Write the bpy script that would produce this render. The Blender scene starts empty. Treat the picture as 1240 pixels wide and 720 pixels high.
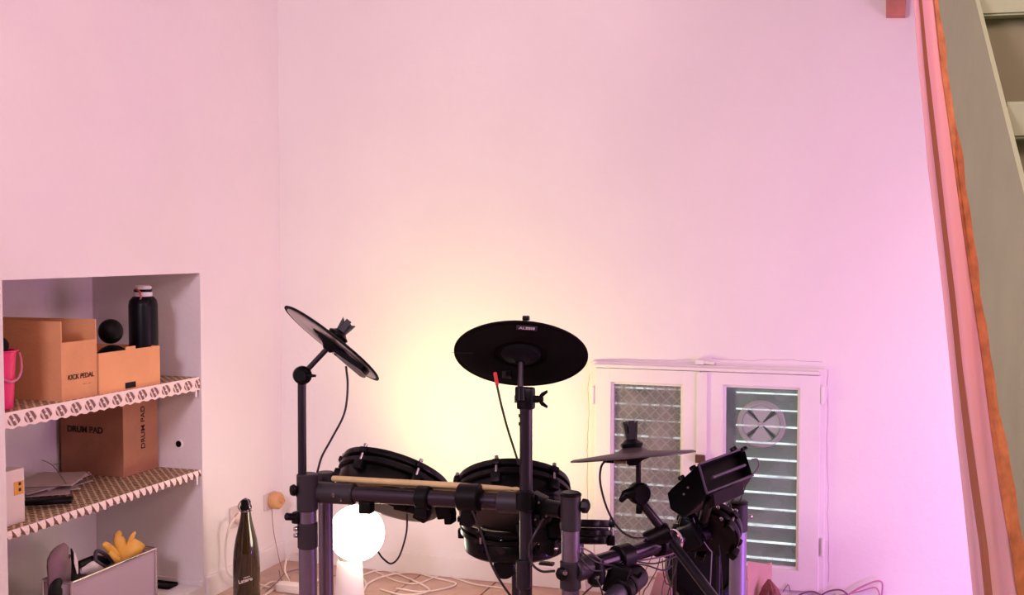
import bpy, bmesh, math, random
from mathutils import Vector, Matrix, Euler
random.seed(4)
PI = math.pi
SC = bpy.context.scene
COL = SC.collection

# ------------------------------------------------------------------ camera, world, light, exposure
F = 1345.0
CAMH = 1.25
ROT = Euler((math.radians(90 - 2.554), 0, math.radians(18.88)), 'XYZ')
cd = bpy.data.cameras.new('camera'); cam = bpy.data.objects.new('camera', cd); COL.objects.link(cam)
cam.location = (0, 0, CAMH); cam.rotation_euler = ROT
cd.sensor_width = 36; cd.lens = F / 1240 * 36; cd.clip_start = 0.05
SC.camera = cam
SC.view_settings.view_transform = 'Standard'; SC.view_settings.look = 'None'
SC.view_settings.gamma = 1; SC.view_settings.use_curve_mapping = False
SC.view_settings.exposure = 0.0

W = bpy.data.worlds.new('daylight'); SC.world = W; W.use_nodes = True
bg = W.node_tree.nodes['Background']; bg.inputs[0].default_value = (0.90, 0.96, 1.0, 1); bg.inputs[1].default_value = 2.2

def aim(o, tgt):
    d = Vector(tgt) - Vector(o.location); o.rotation_euler = d.to_track_quat('-Z', 'Y').to_euler()
def area(name, loc, tgt, size, power, col, spread=180):
    l = bpy.data.lights.new(name, 'AREA'); l.shape = 'RECTANGLE'; l.size, l.size_y = size; l.energy = power; l.color = col
    l.spread = math.radians(spread)
    o = bpy.data.objects.new(name, l); COL.objects.link(o); o.location = loc; aim(o, tgt); return o
# pink mood lights of the room (out of frame, on the right and overhead) and an added soft fill from behind the viewer
area('pink_wall_light', (1.45, 0.9, 2.35), (-1.6, 3.2, 1.3), (0.8, 0.5), 34, (1.0, 0.70, 0.74))
area('room_ceiling_light', (-0.5, 0.4, 2.75), (-0.6, 1.6, 0.0), (1.6, 1.2), 17, (1.0, 0.22, 0.24))
area('added_rear_fill', (-1.2, -0.8, 2.2), (-0.8, 3.9, 1.8), (0.6, 0.6), 52, (0.98, 0.82, 1.06))
# small magenta floor spot by the right end of the back wall, below the frame
area('magenta_floor_light', (0.62, 2.75, 0.10), (0.28, 3.9, 0.75), (0.12, 0.12), 7.5, (0.35, 0.1, 1.0))
area('violet_side_light', (1.35, 2.75, 0.85), (-0.6, 2.8, 0.7), (1.1, 1.0), 26, (1.0, 0.48, 0.86))  # broad violet panel, enlarged to widen the highlights on the rack posts

# added spot without fixture near the globe lamp, washing the back wall
sl_ = bpy.data.lights.new('added_uplight', 'SPOT'); sl_.energy = 23; sl_.color = (.90, .93, .24); sl_.spot_size = math.radians(145); sl_.spot_blend = 1; sl_.shadow_soft_size = .07
so_ = bpy.data.objects.new('added_uplight', sl_); COL.objects.link(so_); so_.location = (-1.53, 3.32, .40); aim(so_, (-1.25, 3.88, 1.0))

# ------------------------------------------------------------------ pixel helpers (photo frame 1240x720 -> points at real distances)
RM = ROT.to_matrix(); CAM = Vector((0, 0, CAMH))
def ray(px, py): return RM @ Vector(((px - 620) / F, (360 - py) / F, -1))
def at(px, py, d): return CAM + ray(px, py) * d
def onx(px, py, x): r = ray(px, py); return CAM + r * (x / r.x)
def ony(px, py, y): r = ray(px, py); return CAM + r * (y / r.y)
def onz(px, py, z): r = ray(px, py); return CAM + r * ((z - CAMH) / r.z)
def cdir(x, y, z): return (RM @ Vector((x, y, z))).normalized()
UP = Vector((0, 0, 1))

# ------------------------------------------------------------------ materials
def srgb(c):
    return tuple(((v / 255) / 12.92 if v / 255 <= 0.04045 else ((v / 255 + 0.055) / 1.055) ** 2.4) for v in c) + (1,)
MATS = {}
def mat(name, c, rough=0.5, metal=0.0, noise=0.0, nscale=20, bump=0.0, bscale=60, coat=0, trans=0, ior=1.45, alpha=1, emit=None):
    if name in MATS: return MATS[name]
    m = bpy.data.materials.new(name); m.use_nodes = True; nt = m.node_tree; b = nt.nodes['Principled BSDF']
    b.inputs['Base Color'].default_value = srgb(c); b.inputs['Roughness'].default_value = rough
    b.inputs['Metallic'].default_value = metal; b.inputs['Coat Weight'].default_value = coat
    b.inputs['Transmission Weight'].default_value = trans; b.inputs['IOR'].default_value = ior; b.inputs['Alpha'].default_value = alpha
    tc = nt.nodes.new('ShaderNodeTexCoord')
    if noise:
        n = nt.nodes.new('ShaderNodeTexNoise'); n.inputs['Scale'].default_value = nscale; n.inputs['Detail'].default_value = 5
        nt.links.new(tc.outputs['Object'], n.inputs['Vector'])
        mr = nt.nodes.new('ShaderNodeMapRange'); mr.inputs[1].default_value = .3; mr.inputs[2].default_value = .7
        mr.inputs[3].default_value = 1 - noise; mr.inputs[4].default_value = 1 + noise * .4
        nt.links.new(n.outputs['Fac'], mr.inputs[0])
        hs = nt.nodes.new('ShaderNodeHueSaturation'); hs.inputs['Color'].default_value = srgb(c)
        nt.links.new(mr.outputs[0], hs.inputs['Value']); nt.links.new(hs.outputs[0], b.inputs['Base Color'])
    if bump:
        n2 = nt.nodes.new('ShaderNodeTexNoise'); n2.inputs['Scale'].default_value = bscale; n2.inputs['Detail'].default_value = 6
        nt.links.new(tc.outputs['Object'], n2.inputs['Vector'])
        bu = nt.nodes.new('ShaderNodeBump'); bu.inputs['Strength'].default_value = bump; bu.inputs['Distance'].default_value = 0.01
        nt.links.new(n2.outputs['Fac'], bu.inputs['Height']); nt.links.new(bu.outputs[0], b.inputs['Normal'])
    if emit:
        b.inputs['Emission Color'].default_value = emit[0] + (1,); b.inputs['Emission Strength'].default_value = emit[1]
    if max(c) < 20: b.inputs['Specular IOR Level'].default_value = .18
    MATS[name] = m; return m

plaster = mat('plaster', (232, 226, 222), 0.85, noise=.03, nscale=3, bump=.14, bscale=45)
ceil_m = mat('ceiling_paint', (225, 222, 215), 0.9, noise=.02, nscale=3)
paint_w = mat('white_gloss_paint', (232, 226, 222), 0.45, noise=.04, nscale=9, bump=.12, bscale=30)
tile_m = mat('terracotta_tile', (192, 158, 142), 0.5, noise=.18, nscale=14, bump=.1, bscale=80)
grout_m = mat('grout', (150, 120, 105), 0.9)
black_p = mat('black_plastic', (8, 8, 9), 0.38, noise=.1, nscale=60)
black_r = mat('black_rubber', (8, 7, 8), 0.5, noise=.1, nscale=60)
black_g = mat('black_gloss', (12, 11, 14), 0.16, coat=.4)
cyl_m = mat('cymbal_rubber', (7, 6, 8), .75)
cyl_u = mat('cymbal_underside', (4, 4, 5), .7)
grey_u = mat('smoked_cymbal_plastic', (88, 76, 78), 0.28, coat=.3)
tube_m = mat('dark_rack_tube', (122, 114, 130), .36, metal=.85, noise=.06, nscale=40)
tube_d = mat('black_rack_tube', (58, 52, 60), .26, metal=.8)
tube_v = mat('violet_lit_tube', (150, 140, 168), .42, metal=.7)  # lavender of the violet side light put into the rear upright's colour
collar_m = mat('dark_collar_plastic', (36, 32, 37), 0.5, noise=.08, nscale=50)
pole_m = mat('dark_pole_metal', (52, 48, 54), .32, metal=.7)
chrome = mat('chrome', (215, 210, 215), 0.12, metal=1)
steel = mat('screw_steel', (170, 165, 170), 0.25, metal=1)
stick_m = mat('hickory_wood', (198, 178, 124), 0.5, noise=.12, nscale=30)
cable_m = mat('black_cable', (34, 28, 32), 0.45)
cable_w = mat('white_cable', (225, 210, 200), 0.5)
cable_p = mat('mauve_cable', (120, 90, 110), 0.45)
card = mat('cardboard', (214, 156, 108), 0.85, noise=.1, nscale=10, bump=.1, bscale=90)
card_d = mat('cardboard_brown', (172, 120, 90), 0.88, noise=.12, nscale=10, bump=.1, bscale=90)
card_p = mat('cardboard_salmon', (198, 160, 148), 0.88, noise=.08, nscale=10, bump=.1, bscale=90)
ink = mat('black_print', (52, 34, 30), 0.8)
ink_w = mat('white_print', (215, 200, 195), 0.6)

def nodes_mat(name, rough=.6):
    m = bpy.data.materials.new(name); m.use_nodes = True; nt = m.node_tree
    b = nt.nodes['Principled BSDF']; b.inputs['Roughness'].default_value = rough
    MATS[name] = m; return m, nt, b
def N(nt, t, **kw):
    n = nt.nodes.new(t)
    for k, v in kw.items(): setattr(n, k, v)
    return n
def M_(nt, op, a, b=None, c=None):
    n = nt.nodes.new('ShaderNodeMath'); n.operation = op
    for i, v in enumerate((a, b, c)):
        if v is None: continue
        if isinstance(v, (int, float)): n.inputs[i].default_value = v
        else: nt.links.new(v, n.inputs[i])
    return n.outputs[0]
def mixc(nt, f, a, b):
    n = nt.nodes.new('ShaderNodeMix'); n.data_type = 'RGBA'
    nt.links.new(f, n.inputs[0])
    for i, v in ((6, a), (7, b)):
        if isinstance(v, tuple): n.inputs[i].default_value = v
        else: nt.links.new(v, n.inputs[i])
    return n.outputs[2]
# woven-look printed liner on the shelves
liner, nt, b = nodes_mat('liner_print', .7)
g = N(nt, 'ShaderNodeNewGeometry'); sp = N(nt, 'ShaderNodeSeparateXYZ'); nt.links.new(g.outputs['Position'], sp.inputs[0])
u = M_(nt, 'MULTIPLY', M_(nt, 'ADD', sp.outputs[0], sp.outputs[1]), 34.0); v = M_(nt, 'MULTIPLY', M_(nt, 'SUBTRACT', sp.outputs[0], sp.outputs[1]), 34.0)
fu = M_(nt, 'ABSOLUTE', M_(nt, 'SUBTRACT', M_(nt, 'FRACT', u), .5)); fv = M_(nt, 'ABSOLUTE', M_(nt, 'SUBTRACT', M_(nt, 'FRACT', v), .5))
line = M_(nt, 'GREATER_THAN', M_(nt, 'MAXIMUM', fu, fv), .34)
nz = N(nt, 'ShaderNodeTexNoise'); nz.inputs['Scale'].default_value = 90; nt.links.new(g.outputs['Position'], nz.inputs['Vector'])
col = mixc(nt, line, srgb((112, 78, 52)), srgb((214, 188, 150)))
col = mixc(nt, M_(nt, 'MULTIPLY', M_(nt, 'GREATER_THAN', nz.outputs['Fac'], .56), .55), col, srgb((92, 62, 48)))
nt.links.new(col, b.inputs['Base Color'])
# printed edging: white band with dark lattice motifs every 5.7 cm
def edging_mat(name, z0, hgt, tri):
    PER = .0325 if tri else .0622
    m, nt, b = nodes_mat(name, .7)
    g = N(nt, 'ShaderNodeNewGeometry'); sp = N(nt, 'ShaderNodeSeparateXYZ'); nt.links.new(g.outputs['Position'], sp.inputs[0])
    y = M_(nt, 'MULTIPLY', sp.outputs[1], 1 / PER); zz = M_(nt, 'MULTIPLY', M_(nt, 'SUBTRACT', sp.outputs[2], z0), 1 / hgt)
    fy = M_(nt, 'FRACT', y)
    if tri:   # dark triangle notches
        a = M_(nt, 'ABSOLUTE', M_(nt, 'SUBTRACT', M_(nt, 'FRACT', M_(nt, 'ADD', fy, M_(nt, 'MULTIPLY', zz, .35))), .5))
        f = M_(nt, 'LESS_THAN', M_(nt, 'ADD', M_(nt, 'MULTIPLY', a, 3.0), M_(nt, 'MULTIPLY', zz, .9)), 1.0)
    else:     # oval medallion with paler centre
        a = M_(nt, 'POWER', M_(nt, 'MULTIPLY', M_(nt, 'SUBTRACT', fy, .5), 2.5), 2.0)
        c = M_(nt, 'POWER', M_(nt, 'MULTIPLY', M_(nt, 'SUBTRACT', zz, .5), 2.6), 2.0)
        r = M_(nt, 'ADD', a, c)
        f0 = M_(nt, 'MULTIPLY', M_(nt, 'LESS_THAN', r, .95), M_(nt, 'GREATER_THAN', r, .03))
        k = M_(nt, 'ABSOLUTE', M_(nt, 'SUBTRACT', M_(nt, 'FRACT', M_(nt, 'MULTIPLY', M_(nt, 'ADD', fy, M_(nt, 'MULTIPLY', zz, .5)), 3)), .5))
        f = M_(nt, 'MULTIPLY', f0, M_(nt, 'ADD', M_(nt, 'MULTIPLY', M_(nt, 'GREATER_THAN', k, .2), .7), .25))
    nt.links.new(mixc(nt, f, srgb((240, 222, 212)), srgb((112, 72, 66))), b.inputs['Base Color']); return m
# patterned window glass
def glass_pat(name, kind):
    m = bpy.data.materials.new(name); m.use_nodes = True; nt = m.node_tree; nt.nodes.clear()
    out = N(nt, 'ShaderNodeOutputMaterial'); g = N(nt, 'ShaderNodeNewGeometry'); sp = N(nt, 'ShaderNodeSeparateXYZ')
    nt.links.new(g.outputs['Position'], sp.inputs[0]); x, z = sp.outputs[0], sp.outputs[2]
    nzt = N(nt, 'ShaderNodeTexNoise'); nzt.inputs['Scale'].default_value = 14; nt.links.new(g.outputs['Position'], nzt.inputs['Vector'])
    tr = N(nt, 'ShaderNodeBsdfTransparent'); gl = N(nt, 'ShaderNodeBsdfGlossy'); gl.inputs['Roughness'].default_value = .12
    df = N(nt, 'ShaderNodeBsdfDiffuse')
    m1 = N(nt, 'ShaderNodeMixShader'); m2 = N(nt, 'ShaderNodeMixShader')
    if kind == 'diamond':
        s = 26.0
        a = M_(nt, 'ABSOLUTE', M_(nt, 'SUBTRACT', M_(nt, 'FRACT', M_(nt, 'MULTIPLY', M_(nt, 'ADD', x, z), s)), .5))
        c = M_(nt, 'ABSOLUTE', M_(nt, 'SUBTRACT', M_(nt, 'FRACT', M_(nt, 'MULTIPLY', M_(nt, 'SUBTRACT', x, z), s)), .5))
        w = M_(nt, 'GREATER_THAN', M_(nt, 'MAXIMUM', a, c), .40)
        fac = M_(nt, 'ADD', M_(nt, 'MULTIPLY', w, .25), M_(nt, 'MULTIPLY', nzt.outputs['Fac'], 1.05))
        df.inputs['Color'].default_value = srgb((150, 148, 144)); tr.inputs['Color'].default_value = (.8, .8, .8, 1)
    else:
        s = 210.0
        a = M_(nt, 'ABSOLUTE', M_(nt, 'SUBTRACT', M_(nt, 'FRACT', M_(nt, 'MULTIPLY', x, s)), .5))
        c = M_(nt, 'ABSOLUTE', M_(nt, 'SUBTRACT', M_(nt, 'FRACT', M_(nt, 'MULTIPLY', z, s)), .5))
        w = M_(nt, 'GREATER_THAN', M_(nt, 'MAXIMUM', a, c), .36)
        fac = M_(nt, 'ADD', M_(nt, 'MULTIPLY', w, .26), M_(nt, 'MULTIPLY', M_(nt, 'POWER', nzt.outputs['Fac'], 2.0), .65))
        df.inputs['Color'].default_value = srgb((150, 172, 158)); tr.inputs['Color'].default_value = (.92, .96, .95, 1)
    nt.links.new(fac, m1.inputs[0]); nt.links.new(tr.outputs[0], m1.inputs[1]); nt.links.new(df.outputs[0], m1.inputs[2])
    m2.inputs[0].default_value = .05; nt.links.new(m1.outputs[0], m2.inputs[1]); nt.links.new(gl.outputs[0], m2.inputs[2])
    nt.links.new(m2.outputs[0], out.inputs[0]); MATS[name] = m; return m
glass_l = glass_pat('diamond_glass', 'diamond'); glass_r = glass_pat('wired_glass', 'mesh')
# sheer pink curtain cloth
def sheer(name, c, op, streak):
    m = bpy.data.materials.new(name); m.use_nodes = True; nt = m.node_tree; nt.nodes.clear()
    out = N(nt, 'ShaderNodeOutputMaterial'); df = N(nt, 'ShaderNodeBsdfDiffuse'); tl = N(nt, 'ShaderNodeBsdfTranslucent'); tr = N(nt, 'ShaderNodeBsdfTransparent')
    g = N(nt, 'ShaderNodeNewGeometry'); mp = N(nt, 'ShaderNodeMapping'); mp.inputs['Scale'].default_value = (3, 3, 26)
    nt.links.new(g.outputs['Position'], mp.inputs[0]); nz = N(nt, 'ShaderNodeTexNoise'); nz.inputs['Scale'].default_value = 1.5; nz.inputs['Detail'].default_value = 2
    nt.links.new(mp.outputs[0], nz.inputs['Vector'])
    sp = N(nt, 'ShaderNodeSeparateXYZ'); nt.links.new(g.outputs['Position'], sp.inputs[0])
    low = N(nt, 'ShaderNodeMapRange'); low.inputs[1].default_value = 1.15; low.inputs[2].default_value = .95; nt.links.new(sp.outputs[2], low.inputs[0])
    f = M_(nt, 'MULTIPLY', M_(nt, 'MULTIPLY', nz.outputs['Fac'], low.outputs[0]), streak)
    cc = mixc(nt, f, srgb(c), srgb((215, 185, 180)))
    nt.links.new(cc, df.inputs[0]); nt.links.new(cc, tl.inputs[0])
    a = N(nt, 'ShaderNodeMixShader'); a.inputs[0].default_value = .35; nt.links.new(df.outputs[0], a.inputs[1]); nt.links.new(tl.outputs[0], a.inputs[2])
    b2 = N(nt, 'ShaderNodeMixShader'); b2.inputs[0].default_value = op; nt.links.new(tr.outputs[0], b2.inputs[1]); nt.links.new(a.outputs[0], b2.inputs[2])
    nt.links.new(b2.outputs[0], out.inputs[0]); MATS[name] = m; return m

# ------------------------------------------------------------------ mesh helpers
def frame_m(c, n, xh=None):
    n = Vector(n).normalized(); h = Vector(xh) if xh is not None else (Vector((1, 0, 0)) if abs(n.x) < .9 else Vector((0, 1, 0)))
    x = (h - n * h.dot(n)).normalized(); y = n.cross(x)
    m = Matrix((x, y, n)).transposed().to_4x4(); m.translation = Vector(c); return m
def box(bm, c, s, m=None, bev=0):
    r = bmesh.ops.create_cube(bm, size=1); vs = r['verts']
    bmesh.ops.scale(bm, vec=s, verts=vs); bmesh.ops.translate(bm, vec=c, verts=vs)
    if bev:
        es = list({e for v in vs for e in v.link_edges})
        rr = bmesh.ops.bevel(bm, geom=es, offset=bev, segments=2, affect='EDGES', profile=.6)
        vs = list({v for f in rr['faces'] for v in f.verts} | {v for v in vs if v.is_valid})
    if m is not None: bmesh.ops.transform(bm, matrix=m, verts=[v for v in vs if v.is_valid])
def boxb(bm, lo, hi, bev=0):
    lo, hi = Vector(lo), Vector(hi); box(bm, (lo + hi) / 2, hi - lo, None, bev)
def lathe(bm, prof, m, seg=40, cap=True):
    rings = []
    for r, z in prof:
        rings.append([bm.verts.new(m @ Vector((r * math.cos(2 * PI * k / seg), r * math.sin(2 * PI * k / seg), z))) for k in range(seg)])
    for a, b_ in zip(rings, rings[1:]):
        for k in range(seg): bm.faces.new((a[k], a[(k + 1) % seg], b_[(k + 1) % seg], b_[k]))
    if cap:
        bm.faces.new(list(reversed(rings[0]))); bm.faces.new(rings[-1])
def rod(bm, a, b_, r, r2=None, seg=20, bev=0.0):
    a, b_ = Vector(a), Vector(b_); L = (b_ - a).length; r2 = r if r2 is None else r2
    m = frame_m(a, b_ - a)
    if bev: prof = [(r - bev, 0), (r, bev), (r2, L - bev), (r2 - bev, L)]
    else: prof = [(r, 0), (r2, L)]
    lathe(bm, prof, m, seg)
def spline(pts, n=8):
    P = [Vector(p) for p in pts]; P = [2 * P[0] - P[1]] + P + [2 * P[-1] - P[-2]]; out = []
    for i in range(1, len(P) - 2):
        for k in range(n):
            t = k / n; a, b_, c, d = P[i - 1:i + 3]
            out.append(.5 * ((2 * b_) + (c - a) * t + (2 * a - 5 * b_ + 4 * c - d) * t * t + (-a + 3 * b_ - 3 * c + d) * t ** 3))
    out.append(P[-2]); return out
def sweep(bm, pts, r, seg=8):
    rings = []; up = Vector((0.13, .21, .97)).normalized(); px = None
    for i, p in enumerate(pts):
        t = (pts[min(i + 1, len(pts) - 1)] - pts[max(i - 1, 0)]).normalized()
        x = (px - t * px.dot(t)) if px is not None else t.cross(up)
        if x.length < 1e-5: x = t.orthogonal()
        x.normalize(); px = x; y = t.cross(x)
        rings.append([bm.verts.new(p + (x * math.cos(2 * PI * k / seg) + y * math.sin(2 * PI * k / seg)) * r) for k in range(seg)])
    for a, b_ in zip(rings, rings[1:]):
        for k in range(seg): bm.faces.new((a[k], a[(k + 1) % seg], b_[(k + 1) % seg], b_[k]))
    bm.faces.new(list(reversed(rings[0]))); bm.faces.new(rings[-1])
def prism(bm, poly, vec):
    a = [bm.verts.new(p) for p in poly]; b_ = [bm.verts.new(Vector(p) + vec) for p in poly]; n = len(a)
    bm.faces.new(a); bm.faces.new(list(reversed(b_))); fs = []
    for k in range(n): fs.append(bm.faces.new((a[k], b_[k], b_[(k + 1) % n], a[(k + 1) % n])))
    return fs
def sheet(bm, rows, th):
    """grid of points given thickness"""
    R, C_ = len(rows), len(rows[0])
    nrm = (rows[1][0] - rows[0][0]).cross(rows[0][1] - rows[0][0]).normalized() * th
    A = [[bm.verts.new(p) for p in r] for r in rows]; B = [[bm.verts.new(p + nrm) for p in r] for r in rows]
    for i in range(R - 1):
        for j in range(C_ - 1):
            bm.faces.new((A[i][j], A[i][j + 1], A[i + 1][j + 1], A[i + 1][j])); bm.faces.new((B[i][j], B[i + 1][j], B[i + 1][j + 1], B[i][j + 1]))
    for i in range(R - 1):
        bm.faces.new((A[i][0], A[i + 1][0], B[i + 1][0], B[i][0])); bm.faces.new((A[i][-1], B[i][-1], B[i + 1][-1], A[i + 1][-1]))
    for j in range(C_ - 1):
        bm.faces.new((A[0][j], B[0][j], B[0][j + 1], A[0][j + 1])); bm.faces.new((A[-1][j], A[-1][j + 1], B[-1][j + 1], B[-1][j]))

WO = {}
def finish(o, par, w):
    WO[o] = w
    if par is not None: o.parent = par; o.location = w - WO[par]
    else: o.location = w
def obj(name, bm, m, parent=None, smooth=False, label=None, cat=None, group=None, kind=None):
    bmesh.ops.recalc_face_normals(bm, faces=bm.faces)
    xs = [v.co for v in bm.verts]
    lo = Vector([min(c[i] for c in xs) for i in range(3)]); hi = Vector([max(c[i] for c in xs) for i in range(3)])
    w = Vector(((lo.x + hi.x) / 2, (lo.y + hi.y) / 2, lo.z))
    bmesh.ops.translate(bm, vec=-w, verts=bm.verts)
    me = bpy.data.meshes.new(name)
    if smooth:
        for f in bm.faces: f.smooth = True
    bm.to_mesh(me); bm.free(); me.materials.append(m)
    if smooth:
        try: me.set_sharp_from_angle(angle=math.radians(38))
        except Exception: pass
    o = bpy.data.objects.new(name, me); COL.objects.link(o); finish(o, parent, w)
    tag(o, label, cat, group, kind); return o
def tag(o, label=None, cat=None, group=None, kind=None):
    if label: o['label'] = label
    if cat: o['category'] = cat
    if group: o['group'] = group
    if kind: o['kind'] = kind
def thing(name, loc, label=None, cat=None, group=None, kind=None, parent=None):
    o = bpy.data.objects.new(name, None); COL.objects.link(o); o.empty_display_size = .05
    finish(o, parent, Vector(loc)); tag(o, label, cat, group, kind); return o
def B(): return bmesh.new()
def text(body, mtx, size, m, parent, name='printed_text', ext=.0004, bold=.0):
    c = bpy.data.curves.new('t', 'FONT'); c.body = body; c.size = size; c.align_x = 'CENTER'; c.align_y = 'CENTER'; c.extrude = ext; c.offset = bold
    o = bpy.data.objects.new('t', c); COL.objects.link(o)
    me = bpy.data.meshes.new_from_object(o.evaluated_get(bpy.context.evaluated_depsgraph_get()))
    bpy.data.objects.remove(o); bpy.data.curves.remove(c)
    bm = B(); bm.from_mesh(me); bpy.data.meshes.remove(me)
    bmesh.ops.transform(bm, matrix=mtx, verts=bm.verts)
    return obj(name, bm, m, parent)
def tmat(c, right, up):
    r = Vector(right).normalized(); u = Vector(up).normalized(); n = r.cross(u)
    m = Matrix((r, u, n)).transposed().to_4x4(); m.translation = Vector(c); return m
def cable(name, pts, r, m, label, cat='cable', parent=None, group=None, n=8):
    bm = B(); sweep(bm, spline(pts, n), r); return obj(name, bm, m, parent, True, label, cat if parent is None else None, group)

# ------------------------------------------------------------------ room shell
XL, YB, XR, YF, ZC = -2.30, 3.88, 1.85, -1.45, 2.85
NY0, NY1 = onx(4, 420, XL).y, onx(243, 400, XL).y
NZ1, NZ0, NX = 1.162, 0.05, -2.76
s_ = 'structure'
bm = B(); boxb(bm, (XL - .7, YF - .2, -.12), (XR + .2, YB + .2, -.012)); obj('floor', bm, grout_m, kind=s_)
FL = [o for o in COL.objects if o.name == 'floor'][0]
T = .305
nx_, ny_ = int((XR - XL) / T) + 1, int((YB - YF) / T) + 1
tile_mesh = None
for i in range(nx_):
    for j in range(ny_):
        x0 = XL + i * T; x1 = min(x0 + T - .005, XR); y1 = YB - j * T; y0 = max(y1 - T + .005, YF)
        if x1 - x0 < .02 or y1 - y0 < .02: continue
        full = (x1 - x0 > T - .006) and (y1 - y0 > T - .006)
        if full and tile_mesh:
            o = bpy.data.objects.new('tile', tile_mesh); COL.objects.link(o)
            finish(o, FL, Vector(((x0 + x1) / 2, (y0 + y1) / 2, -.0125 + random.uniform(-.0006, 0))))
        else:
            bm = B(); boxb(bm, (x0, y0, -.0125), (x1, y1, 0), .002); o = obj('tile', bm, tile_m, FL)
            if full: tile_mesh = o.data
bm = B(); boxb(bm, (XL - .7, YF - .2, ZC), (XR + .2, YB + .2, ZC + .1)); obj('ceiling', bm, ceil_m, kind=s_)
bm = B()
boxb(bm, (NX, YF, -.012), (XL, NY0, ZC)); boxb(bm, (NX, NY1, -.012), (XL, YB, ZC))
boxb(bm, (NX, NY0, NZ1), (XL, NY1, ZC)); boxb(bm, (NX, NY0, -.012), (XL, NY1, NZ0)); boxb(bm, (NX - .1, YF, -.012), (NX, YB, ZC))
obj('wall_left', bm, plaster, kind=s_)
WX0, WX1 = ony(717, 560, YB).x, ony(999, 560, YB).x
WZ1 = ony(860, 443, YB).z; WZ0 = ony(860, 704, YB).z
bm = B()
boxb(bm, (NX - .1, YB, -.012), (WX0, YB + .16, ZC)); boxb(bm, (WX1, YB, -.012), (XR + .15, YB + .16, ZC))
boxb(bm, (WX0, YB, WZ1), (WX1, YB + .16, ZC)); boxb(bm, (WX0, YB, -.012), (WX1, YB + .16, WZ0))
obj('wall_back', bm, plaster, kind=s_)
bm = B(); boxb(bm, (XR, YF, -.012), (XR + .15, YB, ZC)); obj('wall_right', bm, plaster, kind=s_)
dark_w = mat('darkened_wall', (96, 86, 80), .85, noise=.05, nscale=3)  # unseen wall coloured dark so the rack tubes reflect a dark room
bm = B(); boxb(bm, (NX - .1, YF - .15, -.012), (XR + .15, YF, ZC)); obj('wall_front', bm, dark_w, kind=s_)
bm = B(); boxb(bm, (XL + .013, YB - .013, 0), (WX0 - .02, YB, .078), .003); boxb(bm, (WX1 + .04, YB - .013, 0), (XR, YB, .078), .003); obj('baseboard_back', bm, paint_w, kind=s_)
bm = B(); boxb(bm, (XL, NY1 + .01, 0), (XL + .013, YB, .078), .003); boxb(bm, (XL, YF, 0), (XL + .013, NY0 - .01, .078), .003); obj('baseboard_left', bm, paint_w, kind=s_)
bm = B(); boxb(bm, (NX + .001, NY1 - .012, NZ0), (XL, NY1, NZ0 + .02), .002); obj('trim_1', bm, paint_w, kind=s_)

# ------------------------------------------------------------------ window with two casements and louvred shutter outside
win = thing('window_1', ((WX0 + WX1) / 2, YB, WZ0), kind=s_)
def px2x(px, py=570, y=YB): return ony(px, py, y).x
yf = YB - .012
bm = B()
fw = .026
boxb(bm, (WX0 - .006, yf, WZ0), (WX0 + fw, YB + .09, WZ1), .003); boxb(bm, (WX1 - fw, yf, WZ0), (WX1 + .002, YB + .09, WZ1), .003)
boxb(bm, (WX0, yf + .001, WZ1 - .012), (WX1, YB + .09, WZ1 + .004), .003); boxb(bm, (WX0, yf + .001, WZ0 - .004), (WX1, YB + .09, WZ0 + .03), .003)
obj('window_frame', bm, paint_w, win)
bm = B(); boxb(bm, (WX0 + .01, yf - .014, WZ1 - .016), (WX1 - .02, yf, WZ1 - .004), .004); obj('rain_moulding', bm, paint_w, win)
def sash(xa, xb, pa, pb, zt, zb, gl, lab):
    s = thing('sash', ((xa + xb) / 2, YB - .02, WZ0), parent=win)
    y0, y1 = YB - .022, YB + .018
    bm = B(); za, zc = WZ0 + .004, WZ1 - .018
    boxb(bm, (xa, y0, za), (pa, y1, zc), .003); boxb(bm, (pb, y0, za), (xb, y1, zc), .003)
    boxb(bm, (pa - .002, y0, zt), (pb + .002, y1, zc), .002); boxb(bm, (pa - .002, y0, za), (pb + .002, y1, zb), .002)
    obj('sash_frame', bm, paint_w, s)
    bm = B(); w = .008
    boxb(bm, (pa, y0 + .012, zb), (pa + w, y1 - .01, zt)); boxb(bm, (pb - w, y0 + .012, zb), (pb, y1 - .01, zt))
    boxb(bm, (pa + w, y0 + .012, zt - w), (pb - w, y1 - .01, zt)); boxb(bm, (pa + w, y0 + .012, zb), (pb - w, y1 - .01, zb + w))
    obj('glazing_bead', bm, paint_w, s)
    bm = B(); boxb(bm, (pa, YB + .000, zb), (pb, YB + .004, zt)); obj('glass_pane', bm, gl, s)
    s['label'] = lab; return s
zt1, zb1 = ony(785, 463, YB).z, ony(785, 672, YB).z
zt2, zb2 = ony(925, 467, YB).z, ony(925, 685, YB).z
s1 = sash(px2x(722), px2x(848.5), px2x(741), px2x(827), zt1, zb1, glass_l, 'left casement with diamond patterned glass')
s2 = sash(px2x(848.7), px2x(993), px2x(876), px2x(968), zt2, zb2, glass_r, 'right casement with wired glass and round ventilator')
bm = B(); xm_ = px2x(851); boxb(bm, (xm_ - .018, YB - .030, WZ0 + .005), (xm_ + .018, YB - .0225, WZ1 - .02), .003); obj('meeting_strip', bm, paint_w, win)
brown_l = mat('brown_latch', (92, 60, 48), .5)
c = ony(848, 555, YB - .03); bm = B(); box(bm, c, (.034, .022, .028), None, .003); obj('latch', bm, brown_l, win, label='small brown latch block between the casements')
def hinge(px, py):
    c = ony(px, py, YB - .02); bm = B(); rod(bm, c - UP * .03, c + UP * .03, .006, seg=10); box(bm, c + Vector((.008, .004, 0)), (.014, .006, .05)); obj('hinge', bm, paint_w, win)
hinge(718, 478); hinge(996, 478); hinge(996, 662); hinge(718, 662)
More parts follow.
